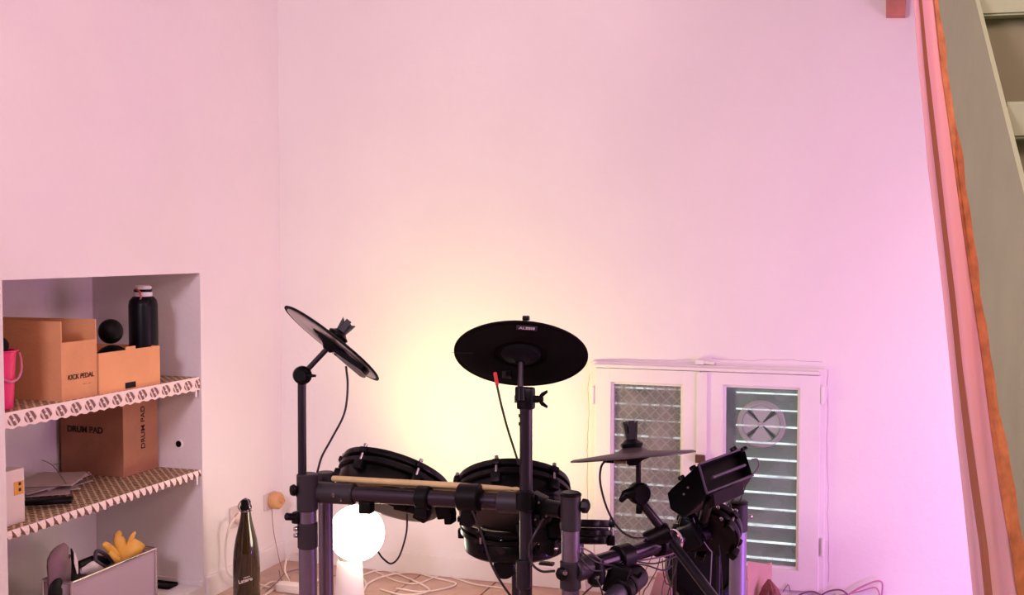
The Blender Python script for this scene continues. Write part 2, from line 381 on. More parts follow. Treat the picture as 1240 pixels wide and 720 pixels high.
bm = B(); c = ony(848, 438, YB - .012); rod(bm, c, c + Vector((.05, -.004, -.002)), .006, seg=8); box(bm, c, (.03, .02, .016), None, .003); obj('catch', bm, paint_w, win)
WB = [o for o in COL.objects if o.name == 'wall_back'][0]
crk = mat('plaster_crack', (175, 145, 152), .9)
for pts in ([(1003, 447), (1001, 470), (1003, 500), (1001, 540), (1003, 590), (1002, 630), (1004, 660), (1003, 704)], [(722, 436), (760, 434), (800, 436), (838, 435)], [(862, 434), (905, 436), (950, 435), (996, 438)], [(716, 446), (712, 470), (713, 500), (711, 545), (712, 600), (711, 650)]):
    P = []
    for (xa, ya), (xb_, yb_) in zip(pts, pts[1:]):
        for t_ in range(5): P.append(ony(xa + (xb_ - xa) * t_ / 5 + random.uniform(-.7, .7), ya + (yb_ - ya) * t_ / 5 + random.uniform(-.7, .7), YB - .0004))
    P.append(ony(pts[-1][0], pts[-1][1], YB - .0004)); bm = B(); sweep(bm, P, .0006, 5); obj('plaster_crack', bm, crk, WB)
# ventilator
ab_m = mat('clear_grey_plastic', (190, 190, 188), .25, alpha=.45)
vc = ony(922, 513, YB - .006); vent = thing('ventilator', vc, parent=win)
vent['label'] = 'round clear plastic ventilator set in the pane'
RV = .0555
mv = frame_m(vc + Vector((0, .002, 0)), Vector((0, -1, 0)))
bm = B(); lathe(bm, [(RV * 1.45, 0), (RV * 1.48, .006), (RV * 1.36, .014), (RV * 1.18, .014), (RV * 1.14, .006), (RV * 1.14, 0)], mv, 48, cap=False); obj('ventilator_ring', bm, ab_m, vent, True)
vdark = mat('dark_slot', (52, 62, 56), .5)
for k in range(4):
    a = PI / 4 + k * PI / 2
    d = Vector((math.cos(a), 0, math.sin(a))); e = Vector((-math.sin(a), 0, math.cos(a)))
    bm = B(); p0 = vc + d * .010; p1 = vc + d * RV * 1.12
    prism(bm, [p0 - e * .0015, p0 + e * .0015, p1 + e * .003, p1 - e * .003], Vector((0, -.004, 0))); obj('slot', bm, vdark, vent)
for k in range(4):
    a = k * PI / 2; bm = B(); pts = []
    c0 = vc + Vector((0, -.001, 0))
    poly = [c0 + Vector((math.cos(a - .6), 0, math.sin(a - .6))) * .009]
    for t in range(7):
        an = a - .62 + t * 1.24 / 6; poly.append(c0 + Vector((math.cos(an), 0, math.sin(an))) * RV * 1.13)
    poly.append(c0 + Vector((math.cos(a + .6), 0, math.sin(a + .6))) * .009)
    prism(bm, poly, Vector((0, -.003, 0))); obj('blade', bm, mat('clear_blade', (205, 212, 205), .2, alpha=.38), vent)
bm = B(); lathe(bm, [(.010, 0), (.010, .008), (.006, .011)], frame_m(vc, (0, -1, 0)), 20); obj('hub', bm, ab_m, vent, True)
# louvred shutter outside
slat_m = mat('louvre_slat_paint', (158, 170, 158), .6, noise=.12, nscale=12)
sh = thing('shutter', ((WX0 + WX1) / 2, YB + .2, WZ0), parent=win)
P0 = .0605
for (xa, xb) in ((WX0 - .02, px2x(852, 560, YB + .2)), (px2x(888, 560, YB + .17), WX1 + .12)):
    k = 0; z = WZ0 - .03
    zref = ony(925, 477, YB + .2).z
    z0 = zref - 15 * P0
    for k in range(18):
        zc = z0 + k * P0 + P0 / 2
        if zc > WZ1 + .12 or zc < WZ0 - .12: continue
        jj = random.uniform(-.0015, .0015)
        c = Vector(((xa + xb) / 2, YB + .22, zc + jj)); bm = B()
        m = Matrix.Translation(c) @ Matrix.Rotation(math.radians(-62), 4, 'X')
        box(bm, (0, 0, 0), (xb - xa, .0622, .007), m, .002); obj('slat', bm, slat_m, sh)
bm = B(); xm0, xm1 = px2x(852, 560, YB + .2), px2x(888, 560, YB + .17)
boxb(bm, (xm0, YB + .2, WZ0 - .05), (xm1, YB + .24, WZ1 + .05), .003); boxb(bm, (WX0 - .06, YB + .19, WZ0 - .05), (WX0 - .02, YB + .25, WZ1 + .05), .003); boxb(bm, (WX1 + .12, YB + .19, WZ0 - .05), (WX1 + .16, YB + .25, WZ1 + .05), .003)
obj('shutter_frame', bm, mat('shutter_grey', (70, 78, 82), .6), sh)

# ------------------------------------------------------------------ wooden bracket stub on the back wall
bt = thing('wooden_bracket', ony(1086, 5, YB - .03), 'short reddish wooden block let into the back wall near the top, left of the curtain', 'bracket')
bw = mat('red_brown_wood', (190, 118, 102), .6, noise=.2, nscale=25)
a = ony(1073, 22, YB); b_ = ony(1096, 22, YB); t1 = ony(1073, -40, YB); t2 = ony(1100, -40, YB)
bm = B(); prism(bm, [a, b_, t2, t1], Vector((.0, -.055, .004))); obj('block', bm, bw, bt)
c_ = ony(1079, -44, YB - .03); bm = B(); rod(bm, c_ + Vector((-.05, -.02, .0)), c_ + Vector((.12, -.02, 0)), .011); obj('peg', bm, bw, bt, True)

# ------------------------------------------------------------------ niche shelves
ZU, ZL = .795, .465
def shelf(zs, lab, tri, hgt):
    t = thing('wall_shelf', ((NX + XL) / 2, (NY0 + NY1) / 2, zs - .028), lab, 'shelf', 'lined shelves in the wall niche')
    bm = B(); boxb(bm, (NX + .001, NY0 + .001, zs - .026), (XL - .012, NY1 - .001, zs - .003), .002); obj('board', bm, mat('shelf_board', (190, 175, 165), .7), t)
    bm = B(); boxb(bm, (NX + .002, NY0 + .002, zs - .003), (XL - .008, NY1 - .002, zs)); obj('liner', bm, liner, t)
    em = edging_mat('edging_tri' if tri else 'edging_oval', zs - hgt, hgt, tri)
    bm = B(); n = int(round((NY1 - NY0) / .0115)); xs = XL - .006
    vs = []
    for k in range(n + 1):
        y = NY0 + .003 + (NY1 - NY0 - .006) * k / n
        ph = (y / .0325) % 1
        dz = (.006 if (tri and .2 < ph < .65) else 0) + .003 * math.sin(k * 1.7)
        vs.append([Vector((xs, y, zs + .001)), Vector((xs + .003, y, zs - hgt * .5)), Vector((xs + .001, y, zs - hgt + dz))])
    sheet(bm, vs, .0015); obj('liner_edging', bm, em, t)
    bm = B(); boxb(bm, (xs - .002, NY1 - .028, zs - hgt - .022), (xs + .0015, NY1 - .02, zs - hgt + .006)); obj('edging_tab', bm, paint_w, t)
    return t
shelf(ZU, 'upper niche shelf lined with brown print paper and oval patterned edging', False, .045)
shelf(ZL, 'lower niche shelf lined with brown print paper and notched white edging', True, .026)

# ---- things on the upper shelf
def open_box(name, lo, hi, m, label, flaps=(), th=.004, cut=None):
    t = thing(name, ((lo[0] + hi[0]) / 2, (lo[1] + hi[1]) / 2, lo[2]), label, 'box')
    x0, y0, z0 = lo; x1, y1, z1 = hi
    bm = B()
    boxb(bm, (x0, y0, z0), (x1, y1, z0 + th)); boxb(bm, (x0, y0, z0 + th), (x0 + th, y1, z1)); boxb(bm, (x1 - th, y0, z0 + th), (x1, y1, z1))
    boxb(bm, (x0 + th, y0, z0 + th), (x1 - th, y0 + th, z1)); boxb(bm, (x0 + th, y1 - th, z0 + th), (x1 - th, y1, z1)); obj('carton', bm, m, t)
    for (side, h, tilt) in flaps:
        bm = B()
        if side == '-y': pts = [Vector((x0, y0, z1)), Vector((x1, y0, z1)), Vector((x1, y0 + tilt, z1 + h)), Vector((x0, y0 + tilt, z1 + h))]; v = Vector((0, th, 0))
        if side == '+y': pts = [Vector((x0, y1, z1)), Vector((x1, y1, z1)), Vector((x1, y1 + tilt, z1 + h)), Vector((x0, y1 + tilt, z1 + h))]; v = Vector((0, -th, 0))
        if side == '-x': pts = [Vector((x0, y0, z1)), Vector((x0, y1, z1)), Vector((x0 + tilt, y1, z1 + h)), Vector((x0 + tilt, y0, z1 + h))]; v = Vector((th, 0, 0))
        if side == '+x': pts = [Vector((x1, y0 + .006, z1)), Vector((x1, y1 - .006, z1)), Vector((x1 + tilt, y1 - .006, z1 + h)), Vector((x1 + tilt, y0 + .006, z1 + h))]; v = Vector((0, 0, th))
        prism(bm, pts, v); obj('flap', bm, m, t)
    return t
c1 = onz(75, 486, ZU); c2 = onx(118, 476, c1.x)
zt = onx(75, 415, c1.x).z; ztf = onx(75, 389, c1.x).z
kb = open_box('kick_pedal_box', (NX + .06, c1.y, ZU), (c1.x, c2.y, zt), card, 'tall open cardboard box printed KICK PEDAL on the upper shelf', (('-y', ztf - zt, .0), ('+y', ztf - zt - .002, -.001), ('-x', ztf - zt - .01, -.02)))
bm = B(); boxb(bm, (NX + .068, c1.y + .006, zt - .014), (c1.x - .006, c2.y - .006, zt - .010)); obj('inner_flap', bm, card, kb)
cc = onx(98, 455, c1.x)
text('KICK PEDAL', tmat(cc + Vector((.001, 0, 0)), (0, 1, 0), UP), .021, ink, kb, bold=.0003)
text('___  __', tmat(onx(105, 462, c1.x) + Vector((.001, 0, 0)), (0, 1, 0), UP), .012, ink, kb, name='small_print')
d1 = onz(119, 476, ZU); fx = (c1.x + .004); e1 = onx(119, 476, fx); e2 = onx(194, 461, fx)
zt2_ = onx(194, 418, fx).z
tb = open_box('low_carton', (fx - .26, e1.y + .006, ZU), (fx, min(e2.y, NY1 - .13), zt2_), mat('cardboard_light', (228, 168, 116), .85, noise=.08, nscale=10), 'low open cardboard carton with tab and black cut-out, holding bottle and dark ball', ())
bm = B(); q = onx(158, 416, fx); boxb(bm, (fx - .004, q.y - .022, zt2_ - .002), (fx, q.y + .026, zt2_ + .010), .0015); obj('tab', bm, MATS['cardboard_light'], tb)
bm = B(); q = onx(158, 466, fx); boxb(bm, (fx - .002, q.y - .026, q.z - .009), (fx + .0012, q.y + .026, q.z + .010), .0008); obj('cut_out', bm, black_r, tb, label='black slot at the foot of the carton')
# insulated bottle
q = onx(174, 418, fx - .075); bx_, by_ = fx - .075, q.y
bo = thing('water_bottle', (bx_, by_, ZU + .004), 'tall black insulated bottle with white banded cap standing in the low carton', 'bottle')
rB = .048; ztop = onx(176, 345, fx - .075).z; zb_ = onx(176, 360, fx - .075).z
m = Matrix.Translation((bx_, by_, ZU + .0045))
H = zb_ - ZU
bm = B(); lathe(bm, [(rB - .006, 0), (rB, .006), (rB, H - .03), (rB - .003, H - .014), (rB - .014, H - .001), (rB - .018, H)], m, 36); obj('bottle_body', bm, mat('matt_black_steel', (10, 10, 14), .35), bo, True)
bm = B(); r = .030; lathe(bm, [(r, H), (r + .001, H + .004), (r + .001, H + .014), (r, H + .015)], m, 30); obj('cap_band', bm, mat('white_cap', (220, 215, 215), .4), bo, True)
bm = B(); lathe(bm, [(r - .001, H + .015), (r, H + .024)], m, 30); obj('cap_grip', bm, black_p, bo, True)
bm = B(); lathe(bm, [(r - .002, H + .024), (r - .003, H + .034), (r - .01, H + .038)], m, 30); obj('cap_top', bm, MATS['white_cap'], bo, True)
bm = B(); sweep(bm, spline([Vector((bx_ - .01, by_ - .026, ZU + H + .030)), Vector((bx_ + .014, by_ - .036, ZU + H + .022)), Vector((bx_ + .02, by_ - .037, ZU + H + .004)), Vector((bx_ + .01, by_ - .033, ZU + H - .006)), Vector((bx_ - .01, by_ - .026, ZU + H + .004))]), .003); obj('carry_loop', bm, mat('red_loop', (190, 90, 100), .5), bo, True)
# dark ball / rolled cap in the carton
q = onx(134, 401, fx - .06)
bm = B(); bmesh.ops.create_uvsphere(bm, u_segments=24, v_segments=16, radius=.040); bmesh.ops.transform(bm, matrix=Matrix.Translation(q) @ Matrix.Diagonal((1, .95, 1, 1)), verts=bm.verts)
bg_ = thing('rolled_bag', (q.x, q.y, ZU + .004), 'black rolled up soft bag bulging out of the low carton', 'bag')
obj('bag_roll', bm, black_r, bg_, True)
bm = B(); bmesh.ops.create_uvsphere(bm, u_segments=24, v_segments=16, radius=.056); bmesh.ops.transform(bm, matrix=Matrix.Translation((q.x - .012, q.y + .022, ZU + .084)) @ Matrix.Diagonal((1, 1.1, 1.02, 1)), verts=bm.verts); obj('bag_body', bm, black_r, bg_, True)
# pink bucket
bk = onz(15, 488, ZU); bk = Vector((bk.x - .0, max(bk.y, NY0 + .072), ZU)); bkx = XL - .085; 
by0 = NY0 + .062
m = Matrix.Translation((bkx, by0, ZU))
bu = thing('toy_bucket', (bkx, by0, ZU), 'small hot pink plastic bucket at the left end of the upper shelf', 'bucket')
pinkm = mat('hot_pink_plastic', (235, 45, 118), .35)
zr = onx(20, 421, bkx).z - ZU
bm = B(); lathe(bm, [(.038, 0), (.042, .003), (.052, zr - .006), (.059, zr - .004), (.060, zr), (.050, zr), (.040, .006)], m, 32); obj('bucket_body', bm, pinkm, bu, True)
bm = B(); pts = []
for k in range(13):
    a = PI * k / 12; pts.append(Vector((bkx + .03 * math.sin(a) + .025, by0 + .058 * math.cos(a) * 1.05, ZU + zr - .012 - .075 * math.sin(a))))
sweep(bm, pts, .0035); obj('handle', bm, mat('pale_handle', (200, 120, 150), .4), bu, True)
bm = B(); bmesh.ops.create_icosphere(bm, subdivisions=3, radius=.035)
for v in bm.verts: v.co *= 1 + .18 * math.sin(v.co.x * 130 + v.co.z * 90) * math.cos(v.co.y * 110)
bmesh.ops.translate(bm, vec=(bkx - .012, by0 + .008, ZU + zr + .006), verts=bm.verts); obj('dark_rag', bm, black_r, None, True, 'crumpled black rag stuffed in the pink bucket', 'rag')

# ---- things on the lower shelf
c1 = onz(150, 578, ZL); e2 = onx(199, 563, c1.x); xb = NX + .02
yl = c1.y; H2 = ZU - .032 - ZL
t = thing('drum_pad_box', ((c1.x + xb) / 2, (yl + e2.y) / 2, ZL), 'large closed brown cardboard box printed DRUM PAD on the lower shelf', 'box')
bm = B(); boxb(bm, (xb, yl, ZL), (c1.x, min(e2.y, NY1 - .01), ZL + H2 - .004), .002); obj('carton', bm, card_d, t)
text('DRUM PAD', tmat(ony(103, 520, yl) + Vector((0, -.001, 0)), (1, 0, 0), UP), .030, ink, t, bold=.0009)
text('DRUM PAD', tmat(onx(173, 517, c1.x) + Vector((.001, 0, 0)), (0, 0, 1), (0, -1, 0)), .030, ink, t, bold=.0003)
# white socket box
q0 = onz(12, 618, ZL)
qx = XL - .05; q1 = onx(30, 606, qx)
t = thing('socket_box', (qx - .03, NY0 + .04, ZL), 'small white packet with a yellow socket picture at the left end of the lower shelf', 'packet')
zt_ = onx(24, 567, qx).z
bm = B(); boxb(bm, (qx - .05, NY0 + .004, ZL), (qx, q1.y, zt_), .002); obj('packet_body', bm, mat('white_card', (225, 210, 205), .6), t)
qa, qb = onx(17, 600, qx), onx(28, 581, qx)
bm = B(); boxb(bm, (qx - .001, qa.y, qa.z), (qx + .0015, qb.y, qb.z)); obj('printed_panel', bm, mat('yellow_print', (222, 160, 70), .6), t)
for dz in (.012, -.005):
    bm = B(); box(bm, ((qx + .002), (qa.y + qb.y) / 2 + .003, (qa.z + qb.z) / 2 + dz), (.0015, .009, .009), None, .001); obj('printed_hole', bm, ink, t)
# papers
papm = mat('pale_papers', (200, 182, 175), .7, noise=.1, nscale=20)
pc = onz(84, 590, ZL)
for k in range(6):
    w_, d_ = random.uniform(.20, .27), random.uniform(.15, .20)
    m = Matrix.Translation((pc.x - .05 + random.uniform(-.03, .02), pc.y - .05 + random.uniform(-.05, .05), ZL + .003 + k * .0055)) @ Matrix.Rotation(random.uniform(-.7, .7), 4, 'Z')
    bm = B(); box(bm, (0, 0, 0), (d_, w_, .004), m, .001)
    obj('paper_booklet' if k else 'folded_leaflet', bm, papm if k % 2 else mat('grey_papers', (170, 155, 155), .7), None, False, ['', 'grey booklet second from the bottom of the paper pile', 'pale booklet third from the bottom of the paper pile', 'grey booklet in the upper half of the paper pile', 'pale booklet just below the top of the paper pile', 'topmost grey booklet of the loose paper pile'][k] if k else 'undermost pale leaflet in the loose pile on the lower shelf', 'booklet', 'paper pile on the lower shelf' if k else None)
bm = B(); q = onz(60, 611, ZL); ha, hb = onz(30, 611, ZL + .012), onz(88, 608, ZL + .012); hm = (ha + hb) / 2; m = tmat((hm.x, hm.y, ZL + .020), hb - ha, UP.cross(hb - ha))
box(bm, (0, 0, 0), ((hb - ha).length, .045, .016), m, .006); obj('remote_control', bm, black_r, None, True, 'flat black handset lying in front of the paper pile', 'handset')
for i, pts in enumerate([[(22, 570), (40, 556), (62, 562), (80, 585)], [(65, 562), (85, 560), (100, 568), (113, 578)]]):
    P = [onz(x, y, ZL + z) for (x, y), z in zip(pts, (.03, .055, .05, .034))]
    cable('thin_wire', P, .0012, cable_p, ['thin mauve wire looping up over the left of the paper pile', 'thin mauve wire looping by the foot of the DRUM PAD box'][i], 'wire')
bm = B(); q = ony(217, 537, NY1); lathe(bm, [(.0165, 0), (.0165, .003), (.012, .004)], frame_m(q, (0, -1, 0)), 24)
hl = thing('wall_outlet', q, 'round black cable hole with pale rim in the niche side wall', 'cable hole'); obj('rim', bm, paint_w, hl, True)
bm = B(); lathe(bm, [(.0115, .0005), (.0115, .0048)], frame_m(q, (0, -1, 0)), 24); obj('hole', bm, black_r, hl, True)

# ---- bin on the niche floor
bx1 = XL - .05
r0 = onx(86, 694, bx1); r1 = onx(187, 674, bx1); zb = (r0.z + r1.z) / 2
t = thing('storage_bin', (bx1 - .13, (r0.y + r1.y) / 2, NZ0), 'translucent grey storage bin with chrome wire frame on the niche floor', 'bin')
binm = mat('frosted_bin_plastic', (186, 166, 176), .35, alpha=.85)
xb0 = bx1 - .10
bm = B()
boxb(bm, (bx1 - .004, r0.y, NZ0 + .01), (bx1, r1.y, zb - .004)); boxb(bm, (xb0, r0.y, NZ0 + .01), (xb0 + .004, r1.y, zb - .004))
boxb(bm, (xb0 + .004, r0.y, NZ0 + .01), (bx1 - .004, r0.y + .004, zb - .004)); boxb(bm, (xb0 + .004, r1.y - .004, NZ0 + .01), (bx1 - .004, r1.y, zb - .004)); boxb(bm, (xb0, r0.y, NZ0 + .004), (bx1, r1.y, NZ0 + .01))
obj('bin_body', bm, binm, t)
cs = [Vector((x, y, zb)) for x, y in ((bx1 + .003, r0.y - .003), (bx1 + .003, r1.y + .003), (xb0 - .003, r1.y + .003), (xb0 - .003, r0.y - .003))]
for k in range(4):
    bm = B(); rod(bm, cs[k], cs[(k + 1) % 4], .005, seg=12); obj('rim_rail', bm, chrome, t, True)
    bm = B(); rod(bm, Vector((cs[k].x, cs[k].y, NZ0)), cs[k] + UP * .004, .0045, seg=12); obj('corner_post', bm, chrome, t, True)
# contents
ylm = mat('yellow_glove_rubber', (226, 172, 72), .5, noise=.08, nscale=30)
gt = thing('rubber_gloves', onx(150, 680, bx1 - .1), 'crumpled yellow rubber gloves sticking out of the bin', 'gloves')
def blobpath(pts, rs, name, m, par, px=bx1 - .06):
    bm = B(); P = [onx(x, y, px + dx) for x, y, dx in pts]; Q = spline(P, 5)
    rings = []; n = len(Q)
    for i, p in enumerate(Q):
        t_ = (Q[min(i + 1, n - 1)] - Q[max(i - 1, 0)]).normalized(); x = t_.cross(Vector((1, 0, 0))).normalized(); y = t_.cross(x)
        f = i / (n - 1) * (len(rs) - 1); k = min(int(f), len(rs) - 2); r = rs[k] + (rs[k + 1] - rs[k]) * (f - k)
        rings.append([bm.verts.new(p + x * math.cos(a) * r + y * math.sin(a) * r * .45) for a in [2 * PI * j / 12 for j in range(12)]])
    for a, b2 in zip(rings, rings[1:]):
        for k in range(12): bm.faces.new((a[k], a[(k + 1) % 12], b2[(k + 1) % 12], b2[k]))
    bm.faces.new(list(reversed(rings[0]))); bm.faces.new(rings[-1])
    return obj(name, bm, m, par, True)
blobpath([(158, 690, 0), (160, 670, .01), (168, 655, .02)], [.05, .05, .034], 'palm', ylm, gt)
blobpath([(150, 684, -.01), (147, 664, 0), (143, 650, .0), (146, 644, 0)], [.034, .030, .020, .010], 'finger', ylm, gt)
blobpath([(150, 684, .01), (155, 664, .01), (160, 650, .02), (164, 644, .02)], [.02, .018, .012, .005], 'finger', ylm, gt)
blobpath([(146, 684, .01), (136, 668, .01), (128, 660, .02), (124, 660, .02)], [.02, .018, .012, .005], 'finger', ylm, gt)
blobpath([(160, 686, .03), (148, 684, .03), (137, 672, .035), (132, 668, .035)], [.013, .012, .011, .005], 'finger', ylm, gt)
bm = B(); P = [onx(x, y, bx1 - .055) for x, y in ((155, 664), (160, 659), (167, 656), (166, 659), (160, 662), (156, 666))]; prism(bm, P, Vector((.004, 0, 0))); obj('black_print_mark', bm, black_r, gt)
sh_ = thing('sandal', onx(110, 690, bx1 - .1), 'black and white strappy sandal lying in the middle of the bin', 'sandal')
blobpath([(98, 690, 0), (112, 687, .01), (126, 690, .01)], [.012, .024, .012], 'insole', mat('white_foam', (215, 205, 200), .6), sh_)
bm = B(); sweep(bm, spline([onx(x, y, bx1 - .06) for x, y in ((94, 684), (106, 679), (116, 676), (128, 680), (137, 686))]), .012); obj('strap', bm, black_r, sh_, True)
bm = B(); sweep(bm, spline([onx(x, y, bx1 - .045) for x, y in ((115, 678), (117, 667), (126, 670), (136, 680), (130, 686), (118, 680), (115, 676))]), .006); obj('buckle_frame', bm, mat('grey_rubber', (70, 60, 66), .5), sh_, True)
bt_ = thing('cloth_bag', onx(75, 690, bx1 - .12), 'limp mauve grey cloth bag hanging over the left end of the bin', 'bag')
bgm = mat('mauve_cloth', (150, 122, 130), .85, noise=.12, nscale=25)
blobpath([(74, 718, -.02), (74, 694, -.01), (72, 676, 0), (80, 660, 0)], [.05, .055, .048, .016], 'bag_body', bgm, bt_)
blobpath([(92, 700, .05), (90, 680, .05), (86, 664, .05)], [.02, .012, .003], 'black_flap', black_r, bt_)
blobpath([(94, 694, .06), (92, 680, .06), (90, 668, .06)], [.003, .008, .002], 'white_flap', mat('white_foam', (215, 205, 200), .6), bt_)
blobpath([(66, 726, .04), (68, 710, .04), (74, 702, .04)], [.03, .026, .01], 'dark_shoe', black_r, None, bx1 - .02)
o = [o for o in COL.objects if o.name == 'dark_shoe'][0]; tag(o, 'dark object leaning at the left end of the bin, under the cloth bag', 'shoe')
q = onx(200, 714, XL - .14); bm = B(); boxb(bm, (q.x - .09, q.y - .05, NZ0 + .0), (q.x + .05, min(q.y + .06, NY1 - .02), onx(200, 712, XL - .1).z), .01)
obj('black_case', bm, black_p, None, True, 'low black case on the niche floor to the right of the bin', 'case')

# ------------------------------------------------------------------ swing-top bottle, sockets, floor cables at the left
q = onz(299, 737, 0.0)
bx_, by_ = q.x, q.y
dB = (q - CAM).dot(cdir(0, 0, -1))
H = (at(299, 603, dB).z)
rB = 16.2 / F * dB
t = thing('swing_top_bottle', (bx_, by_, 0), 'tall dark brown swing-top glass bottle on the floor by the left wall', 'bottle')
m = Matrix.Translation((bx_, by_, 0))
brown = mat('brown_glass', (48, 34, 14), .1, coat=.6)
bm = B(); lathe(bm, [(rB - .008, 0), (rB, .008), (rB, H * .36), (rB * .99, H * .44), (rB * .93, H * .54), (rB * .80, H * .64), (rB * .62, H * .73), (rB * .46, H * .81), (rB * .38, H * .87), (rB * .36, H * .915)], m, 40); obj('bottle_glass', bm, brown, t, True)
bm = B(); lathe(bm, [(rB * .42, H * .915), (rB * .45, H * .93), (rB * .42, H * .945), (rB * .36, H * .95), (rB * .36, H * .985), (rB * .25, H)], m, 24); obj('stopper', bm, black_p, t, True)
bm = B()
for s in (-1, 1):
    sweep(bm, spline([Vector((bx_ + s * rB * .46, by_ - .004, H * .90)), Vector((bx_ + s * rB * .5, by_ - .012, H * .94)), Vector((bx_ + s * rB * .30, by_ - .006, H * .99)), Vector((bx_, by_, H * 1.012))]), .0018)
lathe(bm, [(rB * .44, H * .893), (rB * .47, H * .898), (rB * .44, H * .903)], m, 24); obj('wire_bail', bm, steel, t, True)
fw_ = (CAM - Vector((bx_, by_, CAMH))); fw_.z = 0; fw_.normalize(); rt = UP.cross(fw_)
zq = onz(295, 697, 0); zz = at(295, 697, dB).z
bm_c = Vector((bx_, by_, zz)) + fw_ * (rB + .0006)
text('Latero', tmat(bm_c - rt * .004, rt + UP * .25, UP - rt * .25), .018, ink_w, t, bold=.0003)
text('maison', tmat(bm_c + UP * .011, rt + UP * .25, UP - rt * .25), .008, ink_w, t, name='small_print')
def socket(px0, py0, px1, py1, lab, plug_c, plug):
    a, b2 = onx(px0, py0, XL), onx(px1, py1, XL)
    c = (a + b2) / 2; t = thing('wall_socket', c, lab, 'socket')
    bm = B(); box(bm, c + Vector((.006, 0, 0)), (.012, abs(b2.y - a.y), abs(a.z - b2.z)), None, .003); obj('cover_plate', bm, mat('socket_plastic', (205, 190, 182), .4), t, True)
    bm = B(); lathe(bm, [(.020, .012), (.021, .014), (.018, .0145)], frame_m(c, (1, 0, 0)), 24); obj('socket_well', bm, paint_w, t, True)
    return c
c1s = socket(277, 640, 300, 606, 'double wall socket behind the swing-top bottle', None, 0)
t = thing('white_plug', c1s + Vector((.014, 0, 0)), 'white mains plug in the socket behind the swing-top bottle', 'plug')
pm = mat('cream_plug', (222, 205, 185), .5); pq = onx(284, 625, XL)
bm = B(); lathe(bm, [(.019, .0145), (.019, .03), (.012, .045)], frame_m(pq, (1, -.1, -.3)), 20); obj('plug_body', bm, pm, t, True)
c2s = socket(319, 619, 332, 594, 'single wall socket between the bottle and the drum rack', None, 0)
t = thing('adapter_plug', c2s + Vector((.014, 0, 0)), 'tan round mains adapter plugged in left of the drum rack', 'plug')
tan = mat('tan_plastic', (205, 158, 105), .5)
q = onx(326, 605, XL)
bm = B(); lathe(bm, [(.030, .012), (.033, .016), (.033, .045), (.028, .052)], frame_m(q, (1, 0, 0)), 28); obj('adapter_body', bm, tan, t, True)
bm = B(); lathe(bm, [(.010, .052), (.010, .066)], frame_m(q, (1, 0, 0)), 16); obj('adapter_boss', bm, tan, t, True)
cable('mains_lead', [onx(284, 627, XL + .04), onx(277, 640, XL + .05), onx(273, 665, XL + .03), onx(275, 690, XL + .04), onx(283, 699, XL + .07), onz(300, 704, .02), onz(330, 712, .006)], .0042, cable_w, 'thick white lead hanging from the socket behind the bottle')
cable('adapter_wire', [onx(329, 614, XL + .03), onx(331, 640, XL + .02), onx(335, 662, XL + .025), onz(342, 690, .005), onz(352, 700, .005)], .0014, mat('brown_wire', (140, 100, 80), .5), 'thin brown wire hanging from the tan adapter')
def floorcable(name, pts, r, m, lab, **k): return cable(name, [onz(x, y, r * 1.1 + (0 if len(p) < 1 else p[0])) for x, y, *p in pts], r, m, lab, **k)
floorcable('white_cable', [(310, 716), (330, 704), (350, 706), (345, 690, .05), (348, 675, .06), (358, 668, .05), (372, 676, .03), (380, 700)], .0035, cable_w, 'white cable arching up in a loop between bottle and rack post')
floorcable('white_cable', [(318, 722), (335, 712), (356, 716), (378, 706), (392, 698)], .0045, cable_w, 'thicker white cable lying flat just right of the bottle')
floorcable('grey_cable', [(322, 716, .01), (335, 705, .02), (345, 694, .03), (356, 690, .02), (366, 688)], .002, cable_p, 'thin dark cable curling upward right of the bottle')
floorcable('grey_cable', [(338, 690, .03), (340, 700, .02), (348, 708, .01), (360, 712)], .002, cable_p, 'thin dark cable drooping down right of the bottle')
bm = B(); q = onz(352, 716, 0); box(bm, (q.x, q.y, .016), (.10, .05, .03), Matrix.Identity(4), .006); obj('adapter_block', bm, mat('white_plastic', (228, 215, 208), .45), None, True, 'small white power block on the floor left of the rack posts', 'power block')
floorcable('white_cable', [(436, 722), (446, 706), (470, 696, .004), (500, 693), (530, 700), (552, 706), (540, 712), (510, 716), (480, 712)], .0035, cable_w, 'white cable in a long loop on the tiles right of the lamp')
floorcable('white_cable', [(438, 696), (462, 690), (490, 698), (520, 714), (490, 720), (460, 713)], .0035, cable_w, 'white cable crossing in a lower coil right of the lamp')
floorcable('white_cable', [(452, 690), (480, 703), (506, 706), (534, 696), (552, 700), (575, 707), (610, 712)], .003, cable_w, 'white cable running along the back wall toward the window')
floorcable('lamp_cord', [(432, 724), (440, 716), (443, 706), (438, 698)], .0035, cable_w, 'short white lamp cord curling round the lamp base')
# ------------------------------------------------------------------ globe lamp
lc = at(432, 645, 3.68)
t = thing('globe_lamp', (lc.x, lc.y, 0), 'lit round globe lamp on white cone base behind the rack', 'lamp')
rG = 33.5 / F * 3.68
gm = bpy.data.materials.new('lit_globe'); gm.use_nodes = True; b = gm.node_tree.nodes['Principled BSDF']
b.inputs['Emission Color'].default_value = (1.0, 0.92, 0.68, 1); b.inputs['Emission Strength'].default_value = 14.5; b.inputs['Base Color'].default_value = (1, .95, .85, 1)
bm = B(); bmesh.ops.create_uvsphere(bm, u_segments=40, v_segments=24, radius=rG); bmesh.ops.transform(bm, matrix=Matrix.Translation(lc), verts=bm.verts); obj('glass_globe', bm, gm, t, True)
lb_ = at(423, 645, 3.68); m = Matrix.Translation((lb_.x, lb_.y, 0)); zt = lc.z - rG
bm = B(); lathe(bm, [(.052, 0), (.054, .004), (.052, .012), (.042, zt - .005), (.038, zt + .004)], m, 36); obj('lamp_base', bm, mat('lamp_white', (232, 222, 220), .4), t, True)
